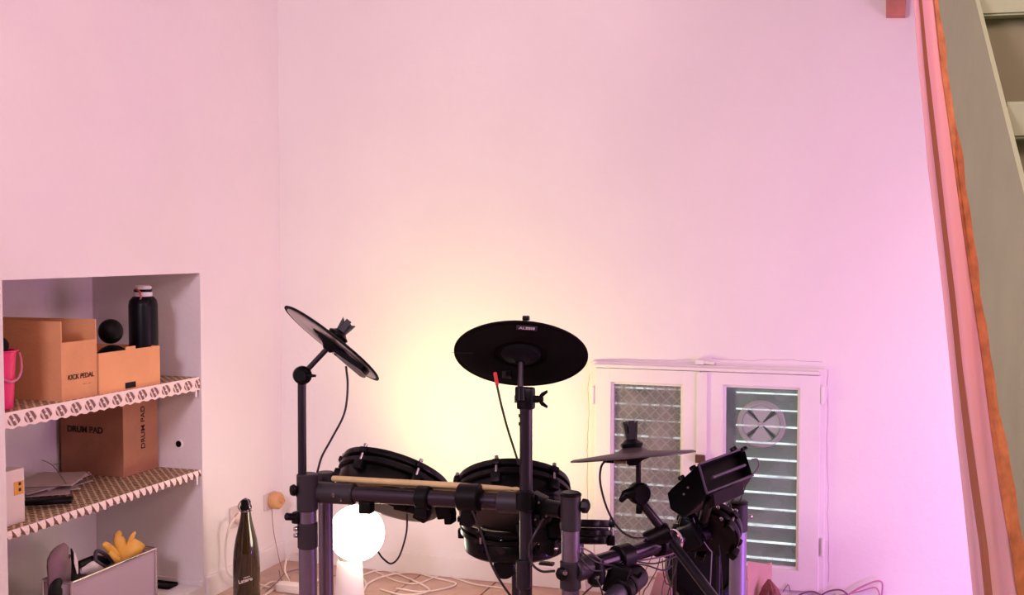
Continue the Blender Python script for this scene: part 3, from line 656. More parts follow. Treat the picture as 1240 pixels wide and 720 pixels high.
bm = B(); lathe(bm, [(.036, zt - .013), (.036, zt + .022)], m, 30); obj('globe_collar', bm, mat('lamp_collar', (150, 140, 135), .4), t, True)

# ------------------------------------------------------------------ drum rack
PX = 1 / F
rk = thing('drum_rack', (at(372, 590, 2.75).x, at(372, 590, 2.75).y, 0), 'dark tubular electronic drum rack with clamps and three cymbal arms', 'drum rack')
RS = dict(rk.items())
def vpost(px, ytop, d, r, name='post', m=tube_m):
    """vertical tube whose top is seen at (px, ytop) at depth d, standing on the floor"""
    p = at(px, ytop, d); bm = B(); rod(bm, (p.x, p.y, .0), p, r, seg=28, bev=.002); return obj(name, bm, m, rk, True), p
def sleeve(a, b_, r, name='collar', m=collar_m, par=None):
    bm = B(); rod(bm, a, b_, r, seg=28, bev=.003); return obj(name, bm, m, par or rk, True)
def col_at(px, y0, y1, d, base, r, name='collar'):
    z0, z1 = at(px, y0, d).z, at(px, y1, d).z; return sleeve((base.x, base.y, z1), (base.x, base.y, z0), r, name)
def wingnut(c, ax, size=.016, par=None, up=None):
    c = Vector(c); ax = Vector(ax).normalized(); m = frame_m(c, ax, up); bm = B()
    lathe(bm, [(size * .55, 0), (size * .5, size * .9), (size * .3, size * 1.1)], m, 16)
    for s in (-1, 1):
        P = [m @ Vector((s * size * .3, 0, size * .2)), m @ Vector((s * size * 1.0, 0, size * .7)), m @ Vector((s * size * 1.5, 0, size * 1.7)), m @ Vector((s * size * 1.1, 0, size * 1.8)), m @ Vector((s * size * .3, 0, size * .9))]
        v = m.to_3x3() @ Vector((0, size * .3, 0)); prism(bm, [p - v / 2 for p in P], v)
    return obj('wing_nut', bm, black_p, par or rk, True)
def bolt(c, ax, r=.006):
    bm = B(); lathe(bm, [(r, 0), (r, .006), (r * .6, .009)], frame_m(c, ax), 12); obj('bolt', bm, steel, rk, True)
RT, VW = cdir(1, 0, 0), cdir(0, 0, 1)   # picture right / towards the camera at the kit
VWh = Vector((VW.x, VW.y, 0)).normalized()
d1 = 2.75
# left pair of uprights
_, pl = vpost(372, 578, d1, .0225)
col_at(372, 573, 618, d1, pl, .0262); col_at(372, 632, 664, d1, pl, .0250)
_, pl2 = vpost(394, 574, 2.84, .0185)
col_at(394, 571, 602, 2.84, pl2, .0235)
bm = B(); a, b_ = at(372, 592, d1), at(398, 592, 2.84); rod(bm, a, b_, .021); obj('corner_joint', bm, collar_m, rk, True)
# rounded foot of the left uprights (out of frame)
for p in (pl, pl2):
    bm = B(); rod(bm, (p.x, p.y, 0), (p.x, p.y, .03), .032, .026, bev=.002); obj('foot', bm, black_r, rk, True)
# clamp lumps and wing screws on the left post
for (px, py, s) in ((357, 594, .8), (352, 626, 1.0)):
    c = at(px + 8, py, d1); bm = B(); box(bm, c, (.022, .026, .03), None, .006); obj('clamp', bm, black_p, rk, True)
bm = B(); c = at(360, 626, d1); e = at(346, 625, d1 - .02); rod(bm, c, e, .0085, .0095, bev=.002); obj('clamp_screw', bm, black_p, rk, True)
bm = B(); lathe(bm, [(.012, 0), (.015, .004), (.012, .012), (.006, .014)], frame_m(at(358, 593, d1 - .01), (-RT + VW * .6)), 16); obj('clamp_knob', bm, black_p, rk, True)
for y in (640, 648): bolt(at(360, y, d1 - .01), -RT)
# front cross tube
ca, cb = at(392, 596, 2.76), at(640, 609, 2.585)
bm = B(); rod(bm, ca, cb, .0195, seg=28); obj('cross_tube', bm, tube_d, rk, True)
def along(t): return ca + (cb - ca) * t
sleeve(along(-.03), along(.16), .0262); sleeve(along(.475), along(.535), .029, 'tube_clamp', black_p); sleeve(along(.86), along(1.03), .0250)
for t_, dy in ((.22, .030), (.50, .03)):
    c = along(t_) - UP * dy; bm = B(); box(bm, c, (.032, .03, .03), None, .004); obj('clamp_jaw', bm, black_p, rk, True)
bolt(along(.06) + VW * .025, VW); bolt(along(.10) + VW * .024 - UP * .01, VW, .004)
# L shaped hanger at the middle of the cross tube
c = at(568, 618, 2.63); bm = B(); box(bm, c, (.03, .035, .07), Matrix.Translation(c) @ Matrix.Rotation(.15, 4, 'Y') @ Matrix.Translation(-c), .004); obj('hanger', bm, black_p, rk, True)
c = at(568, 602, 2.62); sleeve(c - (cb - ca).normalized() * .025, c + (cb - ca).normalized() * .028, .033, 'tube_clamp', black_p)
# right front upright
d2 = 2.50
_, pr = vpost(691, 601, d2, .0205)
col_at(691, 597, 642, d2, pr, .0232); col_at(691.5, 679, 714, d2, pr, .0240)
bm = B(); rod(bm, (pr.x, pr.y, 0), (pr.x, pr.y, .03), .032, .026, bev=.002); obj('foot', bm, black_r, rk, True)
bm = B(); lathe(bm, [(.011, 0), (.017, .004), (.016, .014), (.008, .019)], frame_m(at(704, 612, d2), RT + VW * .4), 8); obj('clamp_knob', bm, black_p, rk, True)
bm = B(); lathe(bm, [(.013, 0), (.016, .004), (.013, .012), (.006, .016)], frame_m(at(682, 694, d2 - .022), -RT * .7 + VW), 8); obj('clamp_knob', bm, black_p, rk, True)
bolt(at(684, 693, d2 - .035), VW); bolt(at(676, 664, d2), -RT, .004)
bm = B(); p = at(691, 598, d2); lathe(bm, [(.0245, 0), (.0245, .004), (.02, .008)], frame_m((pr.x, pr.y, p.z - .003), UP), 28); obj('end_cap', bm, black_p, rk, True)
# joint between cross tube and right upright
bm = B(); rod(bm, cb, at(682, 618, 2.51), .019); obj('corner_joint', bm, black_p, rk, True)
for (x, y, s) in ((652, 606, .022), (661, 622, .02), (648, 626, .018)):
    c = at(x, y, 2.56); bm = B(); box(bm, c, (s * 1.6, s * 1.6, s * 1.5), Matrix.Translation(c) @ Matrix.Rotation(.4, 4, 'Y') @ Matrix.Translation(-c), .005); obj('clamp', bm, black_p, rk, True)
    bolt(c + VW * s * .85, VW, .004)
# right wing tube from front upright up to the rear upright
wa, wb = at(694, 691, 2.50), at(893, 633, 2.90)
wm = at(806, 657, 2.72); 
bm = B(); rod(bm, wa, wm, .0205, seg=28); obj('wing_tube', bm, tube_d, rk, True)
bm = B(); rod(bm, wm, wb, .0205, seg=28); obj('wing_tube', bm, tube_d, rk, True)
wd = (wm - wa).normalized()
c = at(754, 674, 2.61); sleeve(c - wd * .022, c + wd * .022, .030, 'tube_clamp', black_p)
sleeve(wa, wa + wd * .07, .0262)
c = at(722, 693, 2.53); bm = B(); lathe(bm, [(.012, -.03), (.02, -.022), (.022, 0), (.016, .03)], frame_m(c, UP), 20); obj('clamp', bm, black_p, rk, True); bolt(c - UP * .005 + VW * .02, VW)
# three way joint under the third cymbal
c = wm; sleeve(c - wd * .035, c + wd * .02, .030, 'joint_clamp', black_p); sleeve(c + wd * .022, c + wd * .036, .0285, 'chrome_ring', chrome)
c2 = at(834, 650, 2.76); bm = B(); box(bm, c2, (.055, .05, .06), Matrix.Translation(c2) @ Matrix.Rotation(-.5, 4, 'Y') @ Matrix.Translation(-c2), .008); obj('clamp', bm, black_p, rk, True)
bolt(at(812, 651, 2.69), VW, .005); bolt(at(800, 652, 2.68), VW, .004)
# rear right upright
d3 = 2.90
_, pq_ = vpost(894, 612, d3, .0222, m=tube_v)
col_at(894, 608, 643, d3, pq_, .0250)
bm = B(); rod(bm, (pq_.x, pq_.y, 0), (pq_.x, pq_.y, .03), .034, .028, bev=.002); obj('foot', bm, black_r, rk, True)
p = at(894, 608, d3); bm = B(); lathe(bm, [(.0262, 0), (.0262, .004), (.02, .008)], frame_m((pq_.x, pq_.y, p.z - .002), UP), 28); obj('end_cap', bm, black_p, rk, True)
for y in (617, 627, 632): bolt(at(887, y, d3 - .022), VW - RT * .6, .005)
bolt(at(907, 625, d3), RT)
# lower clamp of the kick support with its own wing nut
a, b_ = at(726, 740, 2.44), at(768, 700, 2.62)
bm = B(); rod(bm, a, b_, .022, seg=28); obj('lower_tube', bm, tube_m, rk, True)
dd = (b_ - a).normalized(); sleeve(b_ - dd * .05, b_ + dd * .02, .029); sleeve(b_ - dd * .095, b_ - dd * .065, .031, 'tube_clamp', black_p)
c = at(747, 701, 2.56); bm = B(); box(bm, c, (.05, .03, .07), Matrix.Translation(c) @ Matrix.Rotation(.3, 4, 'Y') @ Matrix.Translation(-c), .006); obj('clamp', bm, black_p, rk, True)
bm = B(); rod(bm, at(741, 712, 2.56), at(739, 686, 2.56), .008); obj('clamp_bar', bm, black_p, rk, True)
wingnut(at(768, 702, 2.58), UP * .9 - VW * -.2, .013)
bm = B(); rod(bm, a, Vector((a.x, a.y, .0)), .022, seg=24); obj('lower_post', bm, tube_m, rk, True)

# ---- cymbal arms (parts of the rack)
# left
a, b_ = at(366, 578, d1), at(365.5, 456, d1)
bm = B(); rod(bm, a - UP * .08, b_, .0105); obj('cymbal_arm', bm, pole_m, rk, True)
tc_ = at(366, 454, d1); bm = B(); lathe(bm, [(.0, -.016), (.020, -.016), (.023, -.010), (.023, .010), (.018, .016), (.0, .016)], frame_m(tc_, VW + RT * .3), 24, cap=False); obj('tilter', bm, black_p, rk, True)
bm = B(); rod(bm, tc_ + VW * .02, tc_ + VW * .026, .014); obj('tilter_cap', bm, black_p, rk, True)
bm = B(); rod(bm, tc_ + RT * .01 + VW * .01, tc_ + RT * .036 - UP * .001 + VW * .01, .006, .003); obj('tilter_lever', bm, black_p, rk, True)
nL = cdir(.60, .785, -.25)
CL = at(404, 413, d1)
bm = B(); rod(bm, tc_, CL - nL * .012, .0068); obj('tilt_rod', bm, pole_m, rk, True)
# centre pole
dc = 2.53
a, b_ = at(637, 492, dc), at(631, 760, dc)
b_ = Vector((b_.x, b_.y, .30))
bm = B(); rod(bm, Vector((a.x, a.y, .22)), a, .0145); obj('cymbal_arm', bm, pole_m, rk, True)
bm = B(); rod(bm, at(637, 480, dc), at(637, 494, dc), .0165, bev=.002); obj('pole_collar', bm, black_p, rk, True)
c = at(637, 482, dc); bm = B(); box(bm, c, (.038, .03, .05), None, .006); obj('tilter', bm, black_p, rk, True)
bm = B(); rod(bm, at(623, 483, dc), at(652, 483, dc), .0085); obj('tilter_bolt', bm, black_p, rk, True)
wingnut(at(650, 483, dc), RT, .014, None, UP)
for y in (503, 513): bm = B(); rod(bm, at(631, y, dc), at(630, y, dc) - RT * .004, .004); obj('height_notch', bm, black_p, rk, True)
sleeve(at(636, 618, dc), at(636, 594, dc), .0215, 'pole_clamp', black_p); sleeve(at(634, 712, dc), at(634, 678, dc), .017, 'pole_sleeve', pole_m)
sleeve(at(636, 606, dc), cb, .021, 'pole_clamp', black_p)
nC = cdir(.05, .85, -.52)
CC = at(631, 426, dc + .03)
bm = B(); rod(bm, at(630, 484, dc - .015), CC - nC * .02, .0065); obj('tilt_rod', bm, pole_m, rk, True)
bm = B(); rod(bm, at(630, 486, dc - .015), at(630, 468, dc - .010), .012, bev=.002); obj('tilt_clamp', bm, black_p, rk, True)
# right (slim arm with knob, and long diagonal boom)
ka = at(771, 598, 2.66)
bm = B(); rod(bm, at(773, 602, 2.66), at(773, 556, 2.66), .0065); obj('tilt_rod', bm, pole_m, rk, True)
bm = B(); lathe(bm, [(0, -.016), (.024, -.016), (.027, -.01), (.027, .01), (.022, .016), (0, .016)], frame_m(at(774, 597, 2.66), VW + RT * .4), 24, cap=False); obj('tilter', bm, black_p, rk, True)
bm = B(); rod(bm, at(768, 596, 2.65), at(754, 599, 2.64), .015, .010, bev=.002); obj('tilter_knob', bm, black_p, rk, True)
bm = B(); rod(bm, at(757, 599, 2.635), at(751, 607, 2.63), .0095, .006, bev=.002); obj('knob_lever', bm, black_p, rk, True)
bm = B(); rod(bm, at(773, 603, 2.67), at(810, 650, 2.70), .0115); obj('cymbal_arm', bm, pole_m, rk, True)
c = at(774, 616, 2.67); bm = B(); box(bm, c, (.014, .014, .022), None, .003); obj('arm_stop', bm, black_p, rk, True)
c = at(797, 650, 2.69); bm = B(); rod(bm, c - RT * .03 - UP * .012, c + RT * .03 + UP * .016, .024, bev=.004); obj('joint_clamp', bm, black_p, rk, True)
bm = B(); e = at(868, 728, 2.50); f = at(815, 658, 2.66); rod(bm, f, f + (e - f) * 1.25, .0118); obj('boom_tail', bm, pole_m, rk, True)

# ------------------------------------------------------------------ cymbal pads
dullb = mat('dull_black', (8, 7, 9), .75)
def cymbal(c, n, R, label, und, bell=.012, disc_m=cyl_m, up_h=None, clutch=.05, sensor=None):
    m = frame_m(c, n, up_h); t = thing('cymbal_pad', c, label, 'cymbal', 'cymbal pads of the drum kit')
    bm = B(); lathe(bm, [(.012, bell), (R * .14, bell), (R * .22, bell * .55), (R * .3, .004), (R * .96, -.003), (R, -.006), (R, -.009), (R * .97, -.0085), (R * .35, -.002)], m, 72); obj('disc', bm, disc_m, t, True)
    bm = B(); lathe(bm, [(R * .94, -.0088), (R * .9, -.0100), (R * .45, -.009), (R * .40, -.006)], m, 72, cap=False); obj('underside_rim', bm, und, t, True)
    bm = B(); lathe(bm, [(R * .30, -.004), (R * .27, -.012), (R * .16, -.017), (.016, -.022), (.011, -.028)], m, 40); obj('sensor_housing', bm, dullb, t, True)
    bm = B(); lathe(bm, [(.026, bell), (.028, bell + .008), (.019, bell + .014), (.015, bell + .018)], m, 24); obj('felt_washer', bm, black_p, t, True)
    bm = B(); lathe(bm, [(.013, bell + .017), (.013, bell + .032)], m, 18)
    for k in range(4):
        a = k * PI / 2 + .5; r1, r2 = .009, .019; h0, h1 = bell + .018, bell + clutch
        d = Vector((math.cos(a), math.sin(a), 0)); e = Vector((-math.sin(a), math.cos(a), 0)) * .0075
        P = [m @ (d * r1 + Vector((0, 0, h0)) - e), m @ (d * (r1 + .004) + Vector((0, 0, h0)) - e), m @ (d * r2 + Vector((0, 0, h1)) - e), m @ (d * (r1 + .001) + Vector((0, 0, h1 - .006)) - e)]
        prism(bm, P, (m.to_3x3() @ (e * 2)))
    obj('wing_top', bm, collar_m, t, True)
    return t, m
tL, mL = cymbal(CL, nL, .1465, 'cymbal pad tilted steeply down to the right on the leftmost arm', grey_u)
# dark sensor wedge on the smoky underside
bm = B(); P = []
q = mL.inverted().to_3x3() @ cdir(.8, -.62, 0); ang = math.atan2(q.y, q.x)
R = .1465
for k in range(9): a = ang - .55 + k * 1.1 / 8; P.append(mL @ Vector((math.cos(a) * R * .80, math.sin(a) * R * .80, -.010)))
for k in range(5): a = ang + .9 - k * 1.8 / 4; P.append(mL @ Vector((math.cos(a) * R * .2, math.sin(a) * R * .2, -.010)))
prism(bm, P, -nL * .013); obj('sensor_box', bm, black_p, tL)
tC, mC = cymbal(CC, nC, .1545, 'wide black cymbal pad facing away on the tall middle pole', cyl_u)
# logo plate, red plug, jack block, score line under the middle cymbal
def onpl(px, py, c, n, off=0):
    r = ray(px, py); c = c + n * off; return CAM + r * ((c - CAM).dot(n) / r.dot(n))
lo = onpl(638, 397, CC, nC, -.0115)
rr = (onpl(650, 398, CC, nC) - onpl(628, 396.5, CC, nC)).normalized(); uu = (-nC).cross(rr)
if uu.z < 0: uu = -uu
rr = uu.cross(-nC)
bm = B(); mm = tmat(lo, rr, uu); box(bm, (0, 0, 0), (.046, .018, .0016), mm, .0006); obj('badge', bm, mat('grey_badge', (58, 52, 60), .35), tC)
text('ALESIS', tmat(lo - nC * .0012, rr, uu), .0125, mat('badge_print', (225, 215, 222), .4), tC, bold=.0003)
j = onpl(601, 462, CC, nC, -.012); j2 = at(600, 452, (j - CAM).dot(cdir(0, 0, -1)) - .01)
bm = B(); rod(bm, at(602, 466, 2.50), at(599.5, 451, 2.52), .0042, bev=.001); obj('jack_plug', bm, mat('red_plug', (196, 60, 62), .4), tC, True)
c = onpl(614, 452, CC, nC, -.012); bm = B(); box(bm, c, (.022, .012, .022), None, .002); obj('jack_block', bm, black_g, tC, True)
c = onpl(560, 427, CC, nC, -.0108); bm = B(); box(bm, (0, 0, 0), (.05, .001, .0006), tmat(c, rr + uu * .1, uu)); obj('score_line', bm, mat('dull_grey', (46, 42, 46), .5), tC)
q = at(637, 385, dc + .09); bm = B(); box(bm, q, (.016, .012, .012), None, .003); obj('edge_clip', bm, black_p, tC, True)
nR = cdir(-.085, .98, -.135)
CR = at(766, 549, 2.66)
tR, mR = cymbal(CR, nR, .1500, 'level cymbal pad in front of the window on a short arm', cyl_u, bell=.016, disc_m=mat('cymbal_grey_rubber', (64, 54, 56), .5), clutch=.062)
c = at(744, 556, 2.63); bm = B(); box(bm, c, (.05, .03, .014), None, .003); obj('sensor_box', bm, black_p, tR, True)
c = at(751, 559, 2.60); bm = B(); box(bm, c, (.03, .008, .008), None, .002); obj('jack_plate', bm, mat('highlight_plate', (140, 124, 100), .3, metal=.6), tR, True)  # beige highlight under the cymbal put into this plate's colour

# ------------------------------------------------------------------ drum pads
hoop_m = mat('black_hoop', (8, 7, 8), .36, coat=.1)
shell_m = mat('black_shell', (5, 5, 5), .34, coat=.1)
head_m = mat('mesh_head', (16, 15, 17), .6)
def pad(c, n, R, H, label, lugs=6, a0=0, depth=None, seg=64, bright=hoop_m):
    """c: centre of the top face; n: upward normal; layered hoop, ring, shell, lugs"""
    m = frame_m(c, n); t = thing('drum_pad', Vector(c) - Vector(n) * H, label, 'drum pad', 'drum pads of the kit')
    bm = B(); lathe(bm, [(R * .93, -.004), (R * .93, .002), (R * .985, .003), (R, -.003), (R, -.012), (R * .97, -.015), (R * .9, -.016)], m, seg); obj('rim_hoop', bm, bright, t, True)
    bm = B(); lathe(bm, [(R * .925, -.005), (R * .925, .0005)], m, seg); obj('drum_head', bm, head_m, t)
    bm = B(); lathe(bm, [(R * .93, -.0165), (R * .93, -.021), (R * 1.0, -.023), (R * 1.01, -.034), (R * .985, -.037), (R * .9, -.038)], m, seg); obj('clamp_ring', bm, bright, t, True)
    bm = B(); lathe(bm, [(R * .94, -.0385), (R * .955, -.042), (R * .95, -H * .92), (R * .90, -H * .99), (R * .8, -H)], m, seg); obj('shell', bm, shell_m, t, True)
    for k in range(lugs):
        a = a0 + 2 * PI * k / lugs; bm = B()
        mm = m @ Matrix.Rotation(a, 4, 'Z')
        box(bm, (R * 1.01, 0, -.008), (.018, .020, .014), mm, .003); box(bm, (R * 1.0, 0, -.048), (.020, .024, .026), mm, .004)
        obj('lug', bm, black_p, t, True)
        bm = B(); lathe(bm, [(.0035, -.045), (.0035, .003), (.0052, .003), (.0052, .009), (.003, .010)], mm @ Matrix.Translation((R * 1.012, 0, 0)), 10); obj('tension_rod', bm, steel, t, True)
    return t, m
# left tom pad, tilted down to the right, seen from below its near edge
nA = cdir(.27, .84, -.46)
tA, mA = pad(at(480, 571, 2.92), nA, .146, .085, 'drum pad tilted down to the right behind the left half of the drumstick', 6, .3)
nB = cdir(.03, .83, -.55)
tB, mB = pad(at(622, 585, 2.82), nB, .144, .080, 'large drum pad facing away behind the middle cymbal pole, just above the bar', 6, .5)
nCk = cdir(-.03, .985, .10)
tCk, mCk = pad(at(624, 625, 3.04), nCk, .150, .088, 'deep glossy drum pad hanging lowest, under the middle pad', 6, .2)
bm = B(); rod(bm, at(610, 688, 2.94), at(616, 678, 3.02), .030, .026, bev=.004); obj('mount_knob', bm, black_p, tCk, True)
bm = B(); rod(bm, at(625, 690, 2.98), (at(625, 690, 2.98).x, at(625, 690, 2.98).y, .18), .012); obj('mount_post', bm, pole_m, tCk, True)
bm = B(); lathe(bm, [(.024, 0), (.024, .03), (.018, .034)], frame_m(at(611, 658, 2.94), VW), 24); obj('mount_boss', bm, black_g, tCk, True)
bm = B(); c = at(662, 682, 3.0); box(bm, c, (.04, .02, .008), None, .002); obj('jack_plate', bm, mat('dark_grey_plate', (60, 54, 56), .4), tCk)
nD = cdir(.02, .97, -.20)
tD, mD = pad(at(694, 630, 2.86), nD, .098, .058, 'smaller drum pad showing to the right of the front upright', 4, .12)
bm = B(); lathe(bm, [(.028, -.058), (.028, -.09)], mD, 20); obj('mount_boss', bm, tube_m, tD, True)
nE = cdir(.40, .55, -.72)
tE, mE = pad(at(862, 632, 2.84), nE, .080, .045, 'glossy round drum pad hung beneath the sound module', 5, .6)
# kick drum tower pad at the bottom right
kc = at(850, 686, 3.10)
t = thing('kick_pad', (kc.x, kc.y, 0), 'upright black kick drum tower behind the cables at the bottom right', 'kick drum')
nK = cdir(.1, .28, .95)
mk = frame_m(kc, nK)
bm = B(); lathe(bm, [(.086, -.04), (.098, -.036), (.102, -.01), (.102, .012), (.092, .018), (.082, .018), (.080, .008)], mk, 56); obj('kick_rim', bm, hoop_m, t, True)
bm = B(); lathe(bm, [(.080, -.01), (.080, .010)], mk, 56); obj('kick_head', bm, shell_m, t)
bm = B(); c0 = at(820, 720, 3.05); c1_ = at(882, 720, 3.05)
lathe(bm, [(.12, 0), (.118, .02), (.092, .10), (.086, .20), (.080, .27)], Matrix.Translation((kc.x, kc.y + .045, 0.0)), 36); obj('tower', bm, shell_m, t, True)
for k in range(5):
    a = k * 2 * PI / 5 + .4; bm = B(); box(bm, (.100, 0, -.006), (.018, .02, .03), mk @ Matrix.Rotation(a, 4, 'Z'), .004); obj('lug', bm, black_p, t, True)
for (x, y) in ((817, 655), (870, 662)):
    bm = B(); rod(bm, at(x, y, 2.98), (at(x, y, 2.98).x, at(x, y, 2.98).y, 0), .0055); obj('stand_rod', bm, pole_m, t, True)

# mounts joining pads to the tubes
def mount(a, b_, r=.010): bm = B(); rod(bm, a, b_, r); obj('mount_rod', bm, pole_m, rk, True)
mount(at(487, 604, 2.86), along(.38) - UP * .0); mount(at(622, 600, 2.78), along(.93)); mount(at(640, 668, 3.0), at(660, 622, 2.57), .012)
mount(at(694, 668, 2.84), at(712, 684, 2.54), .010); mount(at(862, 640, 2.92), at(850, 645, 2.82), .012)
# underside hardware below the left tom
for (x, y, w, h, a) in ((500, 612, .09, .03, .12), (512, 622, .035, .03, .4), (540, 618, .04, .035, -.2), (545, 626, .02, .03, -.1), (483, 608, .06, .02, .3)):
    c = at(x, y, 2.78); bm = B(); box(bm, c, (w, .04, h), Matrix.Translation(c) @ Matrix.Rotation(a, 4, 'Y') @ Matrix.Translation(-c), .005); obj('tom_bracket', bm, black_p, rk, True)
for (x, y) in ((637, 640), (655, 645), (665, 660), (648, 600), (672, 640), (670, 610)):
    c = at(x, y, 2.70); bm = B(); box(bm, c, (.04, .04, .04), Matrix.Translation(c) @ Matrix.Rotation(random.uniform(-.6, .6), 4, 'Y') @ Matrix.Translation(-c), .008); obj('clamp', bm, black_p, rk, True)
for (x, y, s) in ((838, 640, .05), (850, 622, .05), (845, 655, .045), (832, 632, .035)):
    c = at(x, y, 2.80); bm = B(); box(bm, c, (s, s, s), Matrix.Translation(c) @ Matrix.Rotation(random.uniform(-.6, .6), 4, 'Y') @ Matrix.Translation(-c), .008); obj('clamp', bm, black_p, rk, True)
for (x, y) in ((869, 614), (873, 628), (850, 612)): bolt(at(x, y, 2.74), VW, .005)

# ------------------------------------------------------------------ sound module
modc = at(860, 590, 2.62)
t = thing('sound_module', modc, 'black wedge-shaped drum sound module with recessed back, mounted on the right of the rack', 'drum module')
modm = mat('module_black', (8, 7, 9), .4)
vx = at(912, 575, 2.70) - at(856, 597, 2.57)
E = [at(x, y, 2.57 + dd_) for x, y, dd_ in ((811, 616, .06), (808, 599, .10), (812, 592, .11), (846, 562, .06), (856, 597, 0), (850, 608, .01), (827, 627, .02))]
bm = B(); fs = prism(bm, E, vx); bmesh.ops.recalc_face_normals(bm, faces=bm.faces)
bm.faces.ensure_lookup_table()
f = fs[3]      # back panel between the two right-hand edges
r = bmesh.ops.inset_region(bm, faces=[f], thickness=.006, depth=0)
r2 = bmesh.ops.inset_region(bm, faces=[f], thickness=.0005, depth=-.022)
bmesh.ops.bevel(bm, geom=[e for e in bm.edges if e.calc_length() > .02 and e not in f.edges], offset=.0022, segments=2, affect='EDGES')
obj('module_body', bm, modm, t, True)
v1 = vx.normalized()
edm = mat('module_edge_lit', (74, 64, 82), .35)  # violet light along the rim put into this colour and thin bars
for a_, b2_ in ((E[4], E[4] + vx), (E[3], E[4]), (E[3] + v1 * .004, E[3] + vx)):
    bm = B(); rod(bm, a_, b2_, .0028, seg=10); obj('lit_edge_bar', bm, edm, t, True)
bm = B(); mid = (E[3] + E[4]) / 2 + vx * .5; rod(bm, mid - vx * .3 - UP * .006, mid + vx * .42 - UP * .006, .004, seg=10); obj('recess_ridge', bm, edm, t, True)
bm = B(); Pp = [at(858, 607, 2.58), at(864, 597, 2.57), at(866, 612, 2.585), at(859, 616, 2.59)]; prism(bm, Pp, vx * .62); obj('mount_plate', bm, black_p, t)
bm = B(); rod(bm, at(858, 606, 2.60), at(852, 628, 2.70), .012); obj('mount_stem', bm, black_p, t, True)
for k, (x, y) in enumerate(((840, 568), (826, 580), (902, 545), (889, 545))):
    bm = B(); lathe(bm, [(.009, 0), (.0085, .008), (.006, .009)], frame_m(at(x, y, 2.66), cdir(-.4, .8, -.3)), 20); obj('dial', bm, black_p, t, True)
for (x, y) in ((833, 590), (828, 598)):
    bm = B(); rod(bm, at(x, y, 2.60), at(x, y, 2.585), .0028); obj('jack_socket', bm, mat('socket_grey', (80, 70, 84), .35), t, True)
cable('module_cable', [at(910, 556, 2.69), at(917, 556, 2.69), at(919, 563, 2.70), at(915, 570, 2.71), at(905, 580, 2.72)], .002, cable_p, 'short cable looping out of the right end of the sound module')
cable('module_cable', [at(905, 582, 2.71), at(898, 592, 2.72), at(890, 602, 2.74), at(880, 612, 2.76)], .0018, cable_m, 'thin cable dropping from the module toward the rear upright')
cable('module_cable', [at(904, 584, 2.72), at(900, 596, 2.75), at(896, 607, 2.80)], .0016, cable_m, 'shortest cable just above the top of the rear upright')

# ------------------------------------------------------------------ drumsticks on the cross tube
def stick(p0, p1, lab, grp='drumsticks on the rack'):
    bm = B(); m = frame_m(p0, p1 - p0); L = (p1 - p0).length
    lathe(bm, [(.0045, 0), (.0072, .003), (.0076, .02), (.0076, L * .72), (.0055, L * .92), (.0036, L * .965), (.0048, L * .975), (.0052, L * .985), (.0035, L * .998), (.001, L)], m, 20)
    return obj('drumstick', bm, stick_m, None, True, lab, 'drumstick', grp)
s0, s1 = at(402, 579, 2.765), at(629, 592, 2.60)
stick(s0, s1, 'upper pale wooden drumstick lying along the front cross tube')
stick(at(560, 590, 2.66) - (at(620, 594, 2.62) - at(560, 590, 2.66)) * 2.6, at(632, 597, 2.625), 'drumstick lying behind the first, only its tapered tip end clear')

# ------------------------------------------------------------------ cables of the kit
def K(lab, pts, r=.0028, m=cable_m): return cable('kit_cable', [at(*p) for p in pts], r, m, lab)
K('black cable falling in a curve from the left cymbal pad', [(419, 443, 2.74), (421, 468, 2.74), (417, 500, 2.74), (402, 530, 2.74), (390, 552, 2.74), (384, 572, 2.74)])
K('black cable hanging from the red plug to the pole clamp', [(602, 467, 2.50), (607, 490, 2.49), (615, 520, 2.50), (624, 548, 2.52), (628, 562, 2.53)])
K('black cable in a loop under the right half of the stick bar', [(493, 622, 2.76), (492, 645, 2.77), (484, 672, 2.79), (474, 682, 2.8), (464, 676, 2.82), (458, 668, 2.84)], .0024)
K('black cable trailing from mid-bar to the floor', [(572, 618, 2.58), (583, 645, 2.58), (592, 675, 2.58), (604, 700, 2.58), (622, 726, 2.58), (650, 760, 2.6), (680, 800, 2.65)])
K('black cable looping left of the front upright', [(658, 628, 2.52), (648, 645, 2.5), (641, 662, 2.5), (643, 680, 2.5), (655, 691, 2.49), (672, 691, 2.48)])
K('black cable curving down from the right cymbal pad', [(735, 556, 2.62), (728, 565, 2.62), (727, 585, 2.62), (735, 615, 2.62), (748, 638, 2.62), (765, 650, 2.62), (783, 651, 2.64)], .0026)
K('cable bundled along the wing tube, upper strand', [(703, 662, 2.5), (715, 668, 2.5), (735, 682, 2.55), (757, 680, 2.6), (790, 676, 2.66), (818, 668, 2.70), (826, 652, 2.72)], .002, cable_p)
K('cable bundled along the wing tube, middle strand', [(704, 668, 2.49), (722, 680, 2.5), (742, 684, 2.55), (760, 682, 2.59), (782, 684, 2.62), (803, 690, 2.66), (815, 684, 2.7)], .002, cable_m)
K('cable bundled along the wing tube, lowest strand', [(703, 676, 2.48), (718, 690, 2.49), (738, 688, 2.54), (758, 678, 2.59), (792, 682, 2.63), (822, 672, 2.7)], .002, cable_m)
K('thin cable slanting from the tube clamp to the left foot', [(752, 684, 2.58), (738, 696, 2.57), (722, 706, 2.56), (706, 720, 2.55), (695, 735, 2.55)], .002, cable_p)
K('thin cable dropping just right of the front upright', [(722, 700, 2.5), (727, 710, 2.5), (730, 722, 2.5), (731, 740, 2.5)], .002, cable_m)
